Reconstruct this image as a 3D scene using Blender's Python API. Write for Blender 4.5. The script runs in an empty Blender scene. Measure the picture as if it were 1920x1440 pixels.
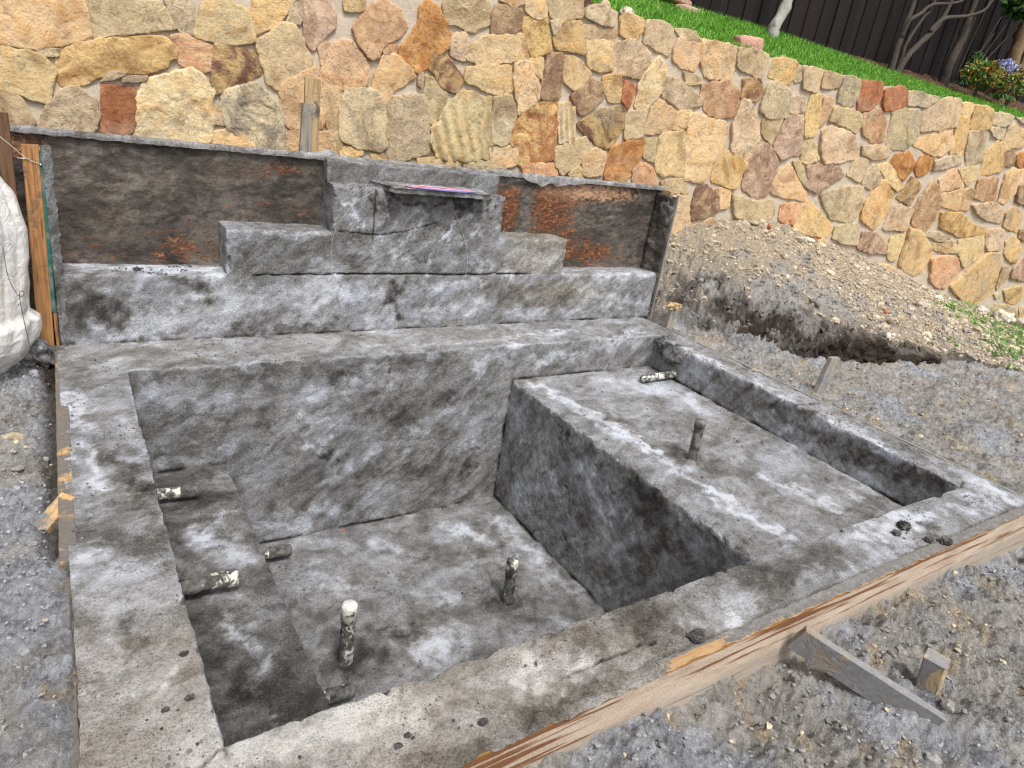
import bpy, math, random
import numpy as np
from mathutils import Vector, Matrix
R_ = math.radians
random.seed(7); RS = np.random.RandomState(11)
scene = bpy.context.scene
col = bpy.context.collection
# ---------------------------------------------------------------- camera
cam_d = bpy.data.cameras.new('camera'); cam = bpy.data.objects.new('camera', cam_d); col.objects.link(cam)
cam_d.sensor_width = 36; cam_d.sensor_fit = 'HORIZONTAL'; cam_d.lens = 1273.4/1920*36
cam_d.clip_start = .05; cam_d.clip_end = 500
RX = Vector((0.83848384,-0.52530904,0.14489741)); RY = Vector((-0.08844955,-0.39357522,-0.91502744)); RZ = Vector((0.53770021,0.75441962,-0.37646981))
M = Matrix((RX, -RY, -RZ)).transposed().to_4x4(); M.translation = Vector((.07,-4.225,1.576))
cam.matrix_world = M
scene.camera = cam
scene.cycles.use_denoising = True; scene.cycles.denoising_prefilter = 'NONE'; scene.cycles.denoising_input_passes = 'RGB_ALBEDO_NORMAL'; scene.cycles.pixel_filter_type = 'BLACKMAN_HARRIS'; scene.cycles.filter_width = 1.35; scene.cycles.max_bounces = 5
# ---------------------------------------------------------------- light
SUN_EL, SUN_AZ = 60, 186      # azimuth clockwise from +y
w = bpy.data.worlds.new('World'); scene.world = w; w.use_nodes = True
nt = w.node_tree; bg = nt.nodes['Background']; sky = nt.nodes.new('ShaderNodeTexSky')
sky.sky_type = 'NISHITA'; sky.sun_disc = False; sky.sun_elevation = R_(SUN_EL); sky.sun_rotation = R_(SUN_AZ)
sky.air_density = 1.0; sky.dust_density = 5.0; sky.ozone_density = 1.0
hs = nt.nodes.new('ShaderNodeHueSaturation'); hs.inputs['Saturation'].default_value = .3
nt.links.new(sky.outputs[0], hs.inputs['Color']); nt.links.new(hs.outputs[0], bg.inputs[0]); bg.inputs[1].default_value = .115
sd = bpy.data.lights.new('sun','SUN'); sun = bpy.data.objects.new('sun', sd); col.objects.link(sun)
sd.energy = 1.5; sd.angle = R_(13); sd.color = (1,.97,.92)
az = R_(SUN_AZ); el = R_(SUN_EL)
sdir = Vector((math.sin(az)*math.cos(el), math.cos(az)*math.cos(el), math.sin(el)))
sun.rotation_euler = sdir.to_track_quat('Z','Y').to_euler(); sun.location = (0,0,12)
scene.view_settings.view_transform = 'Standard'; scene.view_settings.look = 'None'
scene.view_settings.exposure = .80; scene.view_settings.gamma = 1
STONES = """t -96,1694 308,1771 321,1598 255,1545 12,1490 -120,1482 -213,1498 -194,1659
k 330,1775 684,1842 770,1699 496,1642 365,1586 344,1667
g 723,1850 850,1874 890,1735 864,1695 809,1676 772,1743
c 950,1893 1062,1904 1193,1858 1214,1714 1069,1676 894,1680 901,1766
y 1230,1946 1459,1989 1405,1887 1241,1755 1219,1823
g 1471,1981 1527,2002 1519,1860 1428,1855
p 1532,2003 1699,2035 1729,1903 1605,1736 1550,1797
c -171,1450 -123,1450 65,1434 120,1386 102,1288 60,1204 -148,1229 -203,1245
g 43,1472 155,1491 148,1452 65,1442
Y 160,1496 363,1558 685,1645 728,1628 759,1528 709,1515 697,1473 578,1425 407,1410 292,1329 173,1298 137,1331
o 754,1657 813,1667 980,1634 972,1509 879,1495 788,1522
m 985,1645 1133,1643 1230,1638 1264,1515 1143,1455 985,1352
k 1263,1717 1417,1837 1474,1837 1583,1661 1579,1617 1378,1449 1321,1491 1252,1663
k -200,1203 -150,1215 -61,1188 -9,1068 -169,1039 -218,1043
g 83,1168 181,1279 235,1286 321,1228 317,1106 271,1049 27,1042
r 364,1309 520,1331 528,1307 500,1069 346,1063
C 605,1383 837,1473 919,1444 975,1388 947,1057 509,1054 557,1218 567,1312
M 1066,1390 1242,1447 1380,1332 1417,1234 1408,1046 1313,1043 1063,1159 1043,1290
k 977,1238 1038,1332 1050,1180 971,1182
c 952,1058 975,1122 1118,1143 1266,1020 1140,985
t 1390,1445 1609,1599 1648,1538 1689,1418 1671,1240 1476,1212 1416,1268
k 1705,1483 1804,1502 1821,1227 1760,1220 1720,1269
k 1774,1204 1818,1215 1825,1075 1780,1070
t 1432,1013 1477,1183 1748,1207 1769,1032
g 407,1402 473,1419 481,1396 347,1340
g 481,1386 606,1414 590,1381 469,1357
c 1794,2053 1939,2080 1918,2012 1809,1992
n 1876,1896 1991,2047 2076,2095 2169,2058 2257,1962 2170,1890 2077,1835 2068,1771 2007,1716 1931,1806
o 2079,1807 2187,1848 2179,1789 2101,1776
O 2385,2165 2442,2142 2588,1972 2569,1893 2502,1852 2430,1734 2363,1706 2220,1772 2228,1843 2325,1951 2339,2089
k 2519,2190 2841,2251 2885,2107 2796,2050 2536,2051
b 2913,2171 2934,2228 3133,2235 3154,2112 2932,2043
t 2943,2271 3155,2335 3163,2289 3068,2253
c 3182,2316 3336,2345 3366,2235 3263,2216 3186,2245
P 2609,1976 2699,2003 2729,1949 2723,1821 2610,1846
c 2754,1929 2863,2001 3207,2084 3260,1923 2844,1815
k 2734,1853 2766,1894 2813,1822 2736,1835
Y 3158,2179 3361,2215 3450,2017 3313,1950 3255,1998
k 3359,2350 3654,2418 3692,2287 3421,2245
g 3411,2212 3523,2238 3463,2121
y 3552,2218 3692,2249 3774,2043 3513,2040 3473,2110
g 3730,2351 3783,2386 4017,2385 4007,2279 3733,2301
k 3737,2244 4049,2260 4043,2139 3747,2162
y 4077,2330 4126,2391 4322,2374 4321,2307 4247,2227 4109,2244
k 4342,2337 4374,2396 4640,2375 4651,2175 4366,2219
c 3769,2140 4020,2155 4078,1961 3851,1941
P 4072,2171 4214,2208 4436,2148 4442,1952 4089,1956
m 2483,1837 2530,1857 2724,1704 2676,1610 2586,1623 2459,1726
c 2102,1754 2180,1772 2340,1661 2185,1555 2173,1457 2125,1463 2039,1547
p 2366,1676 2400,1693 2402,1597 2366,1604
k 2431,1662 2583,1647 2596,1537 2529,1351 2459,1394
G 1835,1495 2053,1525 2114,1425 2155,1158 2096,1126 1827,1161 1817,1364
G 2166,1456 2203,1497 2422,1539 2499,1219 2492,1153 2226,1056 2173,1108
z 2631,1491 2751,1608 2994,1589 3036,1151 2571,1107 2513,1233 2517,1324 2585,1383
c 2744,1781 3104,1848 3146,1687 3107,1630 2756,1684
t 3142,1860 3275,1887 3418,1698 3373,1625 3241,1514
g 3000,1603 3157,1623 3209,1510 3181,1276 3049,1276
c 3270,1912 3389,1943 3408,1796 3297,1858
b 3433,1975 3565,1996 3612,1683 3433,1667
c 3598,2002 3697,1991 3871,1897 3744,1776 3636,1822
b 3723,1705 3889,1858 4024,1836 4032,1725 3842,1581
Y 4002,1888 4171,1934 4222,1736 4110,1721
r 4239,1894 4364,1869 4333,1692 4238,1752
C 4542,2130 4671,2043 4643,1893 4519,1678 4393,1729 4411,1919
R 3302,1549 3557,1649 3591,1612 3646,1208 3458,1162 3297,1140 3207,1320 3210,1402
Z 3614,1629 3763,1648 3808,1398 3673,1341
k 3664,1297 3936,1412 3999,1301 3941,1221 3765,1078 3673,1167
m 3855,1518 4015,1638 4291,1701 4340,1590 4186,1334 3868,1463
k 4334,1648 4507,1684 4551,1493 4359,1443
t 4610,1793 4875,1729 4852,1557 4567,1510
O 4219,1123 4241,1355 4555,1479 4609,1361 4557,1246 4473,1089 4228,1085
c 3935,1250 4053,1321 4174,1303 4179,1120 3987,1104
k 4604,1453 4732,1490 4740,1279 4622,1315
o 4533,1181 4640,1254 4767,1185 4843,1077 4564,1064
t 3042,1220 3268,1257 3281,1131 3064,1070
y 1830,1112 1980,1127 1977,1077 1833,1044
y 2051,1084 2125,1097 2184,1052 2061,1040
c 2424,1094 2706,1127 2776,1058 2429,1041
G 2820,1090 3039,1130 3034,1053 2825,1049
o 3343,1123 3673,1167 3711,1066 3394,1033
c 3820,1083 3914,1173 3993,1074
t 1644,1769 1851,1790 1917,1747 1991,1621 1972,1556 1809,1512 1687,1499
t 4727,2317 4985,2309 5009,2222 4975,2089 4708,2140
k 4657,2380 4824,2388 4970,2353 4959,2330 4735,2331
P 4678,1993 4824,1992 5135,1891 5159,1820 4963,1763 4673,1843
c 4890,1722 5044,1760 5077,1661 4981,1603 4873,1591
c 4758,1518 5023,1579 5154,1174 4776,1192
k 4899,1114 5160,1155 5202,1026 4917,1056
k 5041,691 5013,963 5249,989 5369,733 5246,621
k 5404,627 5640,812 5785,726 5797,588
c 4986,2350 5390,2352 5420,2304 5463,2099 5153,2062 5038,2200
k 5481,2359 5869,2360 5855,2155 5505,2205
y 5976,2346 6282,2362 6280,2249 6236,2170 5944,2184
g 6280,2249 6346,2340 6428,2222 6333,2192
k 6387,2338 6703,2344 6682,2157 6457,2160
k 6733,2340 6996,2337 6991,2234 6746,2200
g 7028,2333 7323,2350 7333,2104 7044,2102
r 7327,2341 7699,2359 7722,2209 7619,2104 7419,2061
r 7763,2305 7959,2368 8158,2377 8224,2218 7859,2116
g 8217,2367 8848,2376 8656,2273 8262,2214
k 8546,2163 8959,2381 9251,2409 9419,2126 8665,1981
c 9315,2378 9570,2390 9537,2243 9364,2283
y 9627,2397 10021,2385 10103,2172 9642,2131
g 10116,2376 10518,2382 10517,2274 10145,2231
g 10568,2378 11000,2374 10957,2313
n 5132,1991 5429,2063 5587,1992 5599,1803 5495,1758 5280,1764 5173,1874
m 5627,2107 5814,2134 5911,2020 5837,1954 5660,1962
G 5969,2124 6109,2160 6300,2088 6374,1863 6094,1830 5938,1893
g 6321,2042 6501,2065 6580,1957 6378,1915
k 4863,2071 5070,2042 5102,2002 4937,1979
y 6629,2091 6763,2109 6854,1744 6693,1718 6622,1928
n 6821,2108 6975,2093 6944,1861 6859,1825
k 7028,2048 7498,2035 7555,1931 7512,1834 7258,1897 7011,1904
n 7527,2038 7781,2106 7968,2017 8053,1816 7914,1763 7634,1847
G 8032,2138 8489,2194 8620,1936 8510,1764 8135,1766
c 5042,1727 5535,1714 5594,1458 5418,1164 5156,1168
C 5675,1924 5769,1937 5972,1749 6069,1607 5991,1445 5929,1405 5683,1483 5629,1725
k 6026,1805 6278,1835 6219,1597 6048,1690
p 6344,1809 6393,1883 6584,1889 6714,1550 6439,1470 6276,1560
c 6713,1675 6851,1690 7007,1523 6895,1476 6747,1480
P 6950,1790 7065,1857 7492,1813 7676,1624 7567,1556 7135,1479 7015,1597
k 7704,1723 8130,1746 8218,1656 8070,1613 7739,1630
t 8622,1876 9270,2109 9417,1876 9234,1763 8993,1771 8658,1820
y 9350,2220 9537,2243 9718,1831 9426,1834
g 9652,2090 10046,2134 10234,1781 9897,1706
g 10095,2182 10424,2219 10499,2074 10240,2112
y 10389,2040 10532,2033 10793,1716 10316,1618 10253,1871
c 10534,2254 10687,2293 10989,2193 11086,2055 10609,1996
c 4970,1741 5039,1734 5014,1607 4940,1629
y 5534,1318 5683,1450 5786,1443 5943,1371 5881,1129 5540,1164
p 5968,1374 6092,1584 6270,1542 6395,1412 6402,1103 6256,1057 5986,1128
t 6570,1428 6993,1145 6970,1066 6453,1116 6415,1269
k 6624,1447 6720,1474 6932,1274 6938,1198
p 6856,1435 7387,1473 7532,1379 7136,1164 6958,1219
G 7584,1403 7681,1586 7860,1564 7847,1345
g 7890,1328 7967,1554 8221,1415 8087,1283
O 8375,1691 8574,1720 8783,1627 8682,1431 8297,1584
O 8821,1568 8875,1719 9138,1702 9150,1597 8939,1505
c 8043,1541 8264,1581 8715,1350 8580,1298
m 8745,1331 8813,1463 9086,1399 8973,1153 8665,1219
g 9157,1703 9687,1817 9761,1716 9201,1580
t 9423,1490 9648,1640 10044,1449 9550,1368
c 9747,1649 10200,1710 10214,1576 10070,1474
n 10315,1561 10785,1610 10941,1300 10354,1333
t 10919,1680 11091,1765 11365,1765 11387,1476 11230,1306 11014,1329
b 10644,1954 10863,1976 11008,1805 10784,1785
O 10988,1942 11362,2025 11579,1783 11099,1813
G 7201,1159 7901,1309 8043,1053 7932,880 7552,902
y 8260,1408 8581,1234 8563,1020 8425,818 8111,931 8066,1075
n 9277,1468 9525,1344 9695,1037 9461,830 9166,941 9075,1115
t 9579,1325 10270,1443 10352,1156 9684,1174
w 5371,840 5355,1065 5456,1124 5655,1051 5711,895 5406,771
c 5661,1104 5822,1081 5849,939 5724,932
k 5854,1065 6278,1003 6480,1053 6571,907 6523,819 5992,838
o 6643,1007 6900,1023 6985,970 6908,809 6688,837
y 7020,1089 7254,986 7636,803 7569,675 6964,752 6952,909
G 7690,826 8077,866 8182,612 7699,680
p 8226,787 8655,739 8861,520 8223,569
P 8644,1132 9088,1094 9050,846 8604,826
Y 9730,1108 10205,1112 10464,1006 10973,957 11002,858 10427,810 9829,904
P 10379,1240 10895,1297 11435,1181 11313,1024 10616,1111
y 11451,1283 11780,1201 11915,922 11430,1004 11338,1176
b 11923,975 12289,992 12452,810 12007,847
b 11356,1571 11742,1601 12020,1292 11487,1360
c 5161,1152 5240,1090 5323,802 5298,730
k 5315,677 5490,739 5613,745 5489,594 5338,607
c 8837,707 8971,791 9073,766 9118,637 9083,443 8907,480
c 9152,859 9393,840 9623,737 9818,640 9889,536 9829,288 9629,253 9199,394 9183,589 9188,720
g 9541,805 9639,850 10119,808 10186,769 10081,754 9579,776
c 9813,702 10439,692 10517,585 9920,601
k 9822,744 10358,748 10300,720 9858,720
c 10405,766 10991,888 11089,736 11125,580 10823,392 10701,446 10531,608
P 11019,933 11366,960 11505,898 11610,663 11263,652 11122,749
y 11693,781 11805,865 12021,804 12165,691 12196,489 12079,487 11767,609 11737,701
o 9905,483 10190,544 10552,509 10774,346 10652,231 10542,71 10244,126 10068,214
t 11286,596 11580,615 11769,468 11920,170 11974,-275 11538,-244 11107,-106 10639,105 10902,314
k 11885,411 12069,414 12173,233 12032,61 11969,110
p 12220,405 12416,542 12633,547 12953,190 12258,247
c 11975,-13 12135,-8 12195,-51 12101,-82
y 12208,48 12717,112 12921,-94 12770,-183 12487,-142
k 12072,-252 12144,-164 12801,-249 13042,-411 12469,-386
k 12981,-251 13234,-215 13465,-475 13145,-440"""
BLOT = """36,-714,0,66,-1038,0,50,9 59,-1238,0,91,-1537,0,45,10 54,-1790,0,121,-1760,0,50,5 50,-2045,0,86,-2074,0,60,9 212,-2123,0,155,-2159,0,50,5 242,-1032,0,269,-1397,0,40,5 175,-372,0,255,-273,0,50,6 147,-1359,0,261,-1573,0,70,-8 104,-635,0,295,-542,0,50,-5 243,-1567,0,278,-1906,0,40,-7 34,-1884,0,268,-1987,0,60,-5 20,-2239,0,24,-2315,0,40,-4 68,-2576,0,164,-2856,0,200,3 120,-2403,0,165,-2502,0,40,-8 174,-2663,0,234,-2608,0,30,9 25,-2706,0,54,-2804,0,50,-3 7,-2588,0,17,-2630,0,40,-5 16,-2359,0,242,-2330,0,60,3 357,-2948,0,538,-2934,0,100,8 604,-2955,0,851,-3009,0,50,5 1156,-3050,0,1187,-3119,0,60,9 1287,-3037,0,1340,-3108,0,60,8 1074,-3172,0,1355,-3194,0,40,-6 1376,-2976,0,1427,-3135,0,60,-7 1664,-2974,0,1846,-3136,0,100,-6 1813,-3065,0,2085,-3103,0,60,5 2261,-3011,0,2756,-3018,0,80,-6 2982,-2978,0,3554,-3001,0,60,10 3770,-3027,0,4279,-3069,0,60,8 2885,-3165,0,3261,-3104,0,50,5 1751,-3150,0,1966,-3129,0,40,7 2424,-3093,0,2761,-3117,0,50,4 3233,-3093,0,3454,-3131,0,50,-5 516,-3005,0,944,-3092,0,60,3 4166,-782,0,4021,-1590,0,60,8 4192,-2063,0,4067,-2638,0,60,7 4109,-1790,0,4129,-1965,0,35,-8 4303,-2509,0,4252,-2823,0,50,-4 4285,-2926,0,4277,-3124,0,70,7 4204,-1490,0,4153,-1801,0,50,5 2806,-292,0,3466,-216,0,35,9 3516,-496,0,4064,-324,0,30,7 1630,-346,0,2507,-336,0,30,3 331,-403,0,2451,-435,0,40,-2 714,-480,0,1204,-409,0,20,4 376,0,130,802,0,72,70,7 600,0,188,1181,0,240,70,6 1318,0,129,1560,0,232,70,7 1832,0,73,2673,0,166,80,6 58,0,19,537,0,31,35,9 1313,0,290,1896,0,263,60,7 2215,0,296,2649,0,332,45,6 3565,0,279,4321,0,123,40,5 1971,0,300,2028,0,104,45,-14 120,0,172,296,0,134,70,-8 607,0,381,806,0,281,45,-8 35,0,324,202,0,261,60,-4 862,0,14,1605,0,63,30,-7 2658,0,270,3490,0,122,60,-3 2977,0,71,3728,0,68,30,5 3733,0,44,4278,0,270,30,4 46,224,396,823,83,396,70,11 3417,-18,396,4298,62,396,70,5 1763,0,521,1928,0,808,22,6 1933,0,523,2159,0,819,22,7 2158,0,451,2373,0,737,22,6 2371,0,755,2571,0,857,25,6 1633,0,861,1684,0,729,35,10 2330,0,679,2407,0,644,25,9 2471,0,646,2550,0,705,25,8 2509,0,685,2721,0,749,35,6 1808,0,413,2073,0,488,30,5 2580,0,492,2870,0,413,40,7 2993,0,537,3355,0,499,70,4 1774,0,876,2653,0,898,35,-10 2007,0,561,2280,0,824,14,-8 1795,0,593,1909,0,807,14,-7 2113,0,488,2404,0,830,12,-6 959,0,543,1442,0,517,60,-3 1410,0,465,1586,0,430,40,5 900,0,637,1437,0,653,20,4 1645,0,659,1860,0,718,20,-5 396,-453,-109,498,-453,-168,80,6 428,-453,-542,767,-453,-545,50,7 658,-453,-235,948,-453,-200,60,5 1197,-453,-226,1673,-453,-183,60,5 1074,-453,-428,1509,-453,-410,50,4 1666,-453,-89,1799,-453,-157,45,9 2460,-453,-134,2714,-453,-51,50,7 2920,-453,-149,3414,-453,-98,50,7 3468,-453,-102,3900,-453,-38,50,5 1207,-453,-597,1412,-453,-590,30,8 1425,-453,-872,1711,-453,-717,40,6 1017,-453,-1133,1436,-453,-1125,50,8 2381,-453,-827,2546,-453,-718,35,6 1458,-453,-108,2123,-453,-107,60,-7 494,-453,-249,770,-453,-317,40,-5 1471,-453,-368,2006,-453,-514,60,-6 1685,-453,-879,2131,-453,-917,60,-6 2158,-453,-410,2482,-453,-280,40,-6 1345,-453,-657,1489,-453,-705,25,-10 2405,-453,-1013,2584,-453,-814,30,-8 1941,-453,-671,2089,-453,-525,30,5 860,-453,-56,1323,-453,-79,40,-4 1145,-453,-819,1350,-453,-777,60,-4 1746,-453,-1195,2430,-453,-1205,40,4 2750,-658,-470,2750,-797,-835,35,5 2750,-926,-676,2750,-1212,-768,40,6 2750,-1374,-511,2750,-1642,-666,70,7 2750,-1683,-798,2750,-1953,-847,80,6 2750,-757,-1086,2750,-997,-1167,60,6 2750,-1307,-879,2750,-1520,-992,40,5 2750,-1049,-322,2750,-1197,-408,18,-12 2750,-1191,-696,2750,-1367,-778,20,-12 2750,-1863,-415,2750,-2260,-551,90,-7 2750,-1773,-286,2750,-2115,-366,60,-7 2750,-1350,-1022,2750,-1408,-1113,22,-10 2750,-1425,-681,2750,-1528,-739,18,-9 2750,-774,-628,2750,-867,-709,15,-8 2750,-2301,-315,2750,-2620,-295,40,-5 2750,-1571,-438,2750,-1741,-489,20,-9 2912,-570,-271,3022,-1613,-271,55,10 3022,-1613,-271,3052,-2203,-271,50,8 3052,-2203,-271,3091,-2643,-271,50,10 3494,-541,-271,3968,-1065,-271,110,6 3968,-1065,-271,3873,-1371,-271,80,5 3536,-2117,-271,3646,-2525,-271,45,9 3847,-2317,-271,3944,-2508,-271,30,6 2983,-2265,-271,3027,-2416,-271,40,4 3049,-1153,-271,3128,-1339,-271,70,-5 3112,-1711,-271,3414,-2011,-271,120,-6 4201,-1071,-271,4193,-1546,-271,60,-3 3590,-2562,-271,3865,-2659,-271,40,-4 1674,-650,-1269,1746,-804,-1269,60,6 2249,-729,-1269,2387,-916,-1269,55,9 2597,-749,-1269,2650,-1243,-1269,60,8 2600,-1317,-1269,2679,-1640,-1269,80,6 1548,-1724,-1269,1744,-1700,-1269,75,10 1249,-492,-1269,1466,-604,-1269,60,4 1215,-833,-1269,1301,-1081,-1269,60,6 1717,-1250,-1269,1972,-1406,-1269,50,4 1362,-1446,-1269,1539,-1567,-1269,50,-7 2289,-1196,-1269,2457,-1200,-1269,40,5 1110,-1635,-1269,1289,-1632,-1269,110,-8 2135,-1525,-1269,2324,-1603,-1269,90,-6 1610,-813,-1269,2278,-1069,-1269,60,-3 506,-1154,-629,646,-1388,-629,90,11 550,-1798,-629,610,-2054,-629,45,10 504,-1578,-629,592,-1594,-629,30,7 477,-1189,-629,693,-972,-629,40,7 559,-2304,-629,574,-2362,-629,30,8 425,-2018,-629,664,-2352,-629,80,-6 375,-1563,-629,385,-1780,-629,50,-5 454,-835,-629,697,-809,-629,60,-4 553,-2163,-629,584,-2119,-629,20,7 649,-616,-629,795,-602,-629,50,4 4129,-1479,-209,4129,-2633,-252,45,6 4129,-860,-126,4129,-1166,-199,60,5 4129,-1643,-132,4129,-2150,-123,40,-6 4129,-2302,-120,4129,-2813,-53,55,-9 4129,-1059,-45,4129,-1239,-101,30,-5 4129,-1909,-373,4129,-2222,-321,30,5"""

# ---------------------------------------------------------------- noise
_p = np.random.RandomState(3).permutation(256); _p = np.concatenate([_p,_p,_p])
_g = np.random.RandomState(5).normal(size=(256,3)); _g /= np.linalg.norm(_g,axis=1)[:,None]
def perlin(P):
    P = np.asarray(P,float); i = np.floor(P).astype(int); f = P-i; i &= 255
    u = f*f*f*(f*(f*6-15)+10); out = 0
    for dx in (0,1):
        for dy in (0,1):
            for dz in (0,1):
                h = _p[_p[_p[i[:,0]+dx]+i[:,1]+dy]+i[:,2]+dz]
                g = _g[h]; d = f-np.array((dx,dy,dz))
                wt = (u[:,0] if dx else 1-u[:,0])*(u[:,1] if dy else 1-u[:,1])*(u[:,2] if dz else 1-u[:,2])
                out = out + wt*(g*d).sum(1)
    return out*1.6
def fbm(P, s, o=4, k=.5):
    P = np.asarray(P,float)*s; a = 1.; r = 0
    for j in range(o): r = r+a*perlin(P+j*17.3); P = P*2.03; a *= k
    return r
def sstep(a,b,x): t = np.clip((x-a)/(b-a),0,1); return t*t*(3-2*t)
# ---------------------------------------------------------------- object helpers
def link(o, parent=None):
    col.objects.link(o)
    if parent is not None: o.parent = parent
    return o
def tag(o, label=None, cat=None, group=None, kind=None):
    if label: o['label'] = label
    if cat: o['category'] = cat
    if group: o['group'] = group
    if kind: o['kind'] = kind
    return o
def empty(name, loc, label, cat, group=None):
    e = bpy.data.objects.new(name, None); link(e); e.location = loc; e.empty_display_size = .1
    return tag(e, label, cat, group)
def mesh(name, V, F, mat, parent=None, attrs=None, smooth=True, origin=None):
    V = np.asarray(V,float)
    if parent is not None and origin is None: origin = np.array(parent.matrix_basis.translation if parent.parent is None else parent.matrix_basis.translation+parent.parent.matrix_basis.translation)
    if parent is not None: Vl = V-origin
    elif origin is not None: Vl = V-np.array(origin)
    else: Vl = V
    me = bpy.data.meshes.new(name)
    if isinstance(F, np.ndarray):
        k = F.shape[1]; me.vertices.add(len(Vl)); me.vertices.foreach_set('co', Vl.ravel())
        me.loops.add(F.size); me.loops.foreach_set('vertex_index', F.ravel().astype(np.int32))
        me.polygons.add(len(F)); me.polygons.foreach_set('loop_start', np.arange(0,F.size,k,dtype=np.int32))
        me.polygons.foreach_set('loop_total', np.full(len(F),k,dtype=np.int32)); me.update(calc_edges=True)
    else: me.from_pydata([tuple(v) for v in Vl], [], F)
    for n_, a in (attrs or {}).items():
        a = np.asarray(a,float)
        if a.ndim == 1: at = me.attributes.new(n_,'FLOAT','POINT'); at.data.foreach_set('value', a)
        else:
            at = me.attributes.new(n_,'FLOAT_COLOR','POINT')
            if a.shape[1] == 3: a = np.hstack([a, np.ones((len(a),1))])
            at.data.foreach_set('color', a.ravel())
    me.polygons.foreach_set('use_smooth', np.full(len(me.polygons), smooth))
    me.validate(); me.update()
    if mat: me.materials.append(mat)
    o = bpy.data.objects.new(name, me); link(o, parent)
    if parent is None and origin is not None: o.location = origin
    return o
def grid(nu, nv, off=0):
    i = np.arange(nu-1)[:,None]*nv + np.arange(nv-1)[None,:]; i = i.ravel()+off
    return np.stack([i, i+nv, i+nv+1, i+1],1)
def tube(pts, rad, seg=8, cap=True):
    pts = [Vector(p) for p in pts]; n = len(pts)
    if not hasattr(rad,'__len__'): rad = [rad]*n
    V=[];F=[]
    up = Vector((.3,.2,1)).normalized()
    for i,p in enumerate(pts):
        t = (pts[min(i+1,n-1)]-pts[max(i-1,0)]).normalized()
        a = t.cross(up)
        if a.length < .05: a = t.cross(Vector((1,0,0)))
        a.normalize(); b = t.cross(a)
        for k in range(seg):
            th = 2*math.pi*k/seg; V.append(p+(a*math.cos(th)+b*math.sin(th))*rad[i])
    for i in range(n-1):
        for k in range(seg):
            F.append((i*seg+k, i*seg+(k+1)%seg, (i+1)*seg+(k+1)%seg, (i+1)*seg+k))
    if cap: F.append(tuple(range(seg))[::-1]); F.append(tuple((n-1)*seg+k for k in range(seg)))
    return V,F
def join(lst):
    V=[];F=[]
    for v,f in lst:
        o=len(V); V+=list(v); F+=[tuple(i+o for i in q) for q in f]
    return V,F
def ico(level=1):
    import bmesh
    bm = bmesh.new(); bmesh.ops.create_icosphere(bm, subdivisions=level, radius=1)
    V = np.array([v.co[:] for v in bm.verts]); F = np.array([[v.index for v in f.verts] for f in bm.faces]); bm.free(); return V,F
ICO1, ICO2, ICO3 = ico(1), ico(2), ico(4)
def lumps(P, S, C, base=ICO2, rough=.28, flat=.75):
    """many stones in one mesh: P centres, S sizes, C colours"""
    V0,F0 = base; n=len(P); m=len(V0)
    sc = S[:,None]*(1+RS.uniform(-.35,.35,(n,3))); sc[:,2]*=flat
    th = RS.uniform(0,6.28,n); c,s = np.cos(th),np.sin(th)
    V = np.repeat(V0[None],n,0)
    V = V*(1+rough*RS.normal(size=(n,m,1))*.6)
    V = V*sc[:,None,:]
    x = V[:,:,0]*c[:,None]-V[:,:,1]*s[:,None]; y = V[:,:,0]*s[:,None]+V[:,:,1]*c[:,None]
    V = np.stack([x,y,V[:,:,2]],2)+P[:,None,:]
    F = (F0[None]+(np.arange(n)*m)[:,None,None]).reshape(-1,3)
    return V.reshape(-1,3), F, np.repeat(C,m,0)
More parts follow.
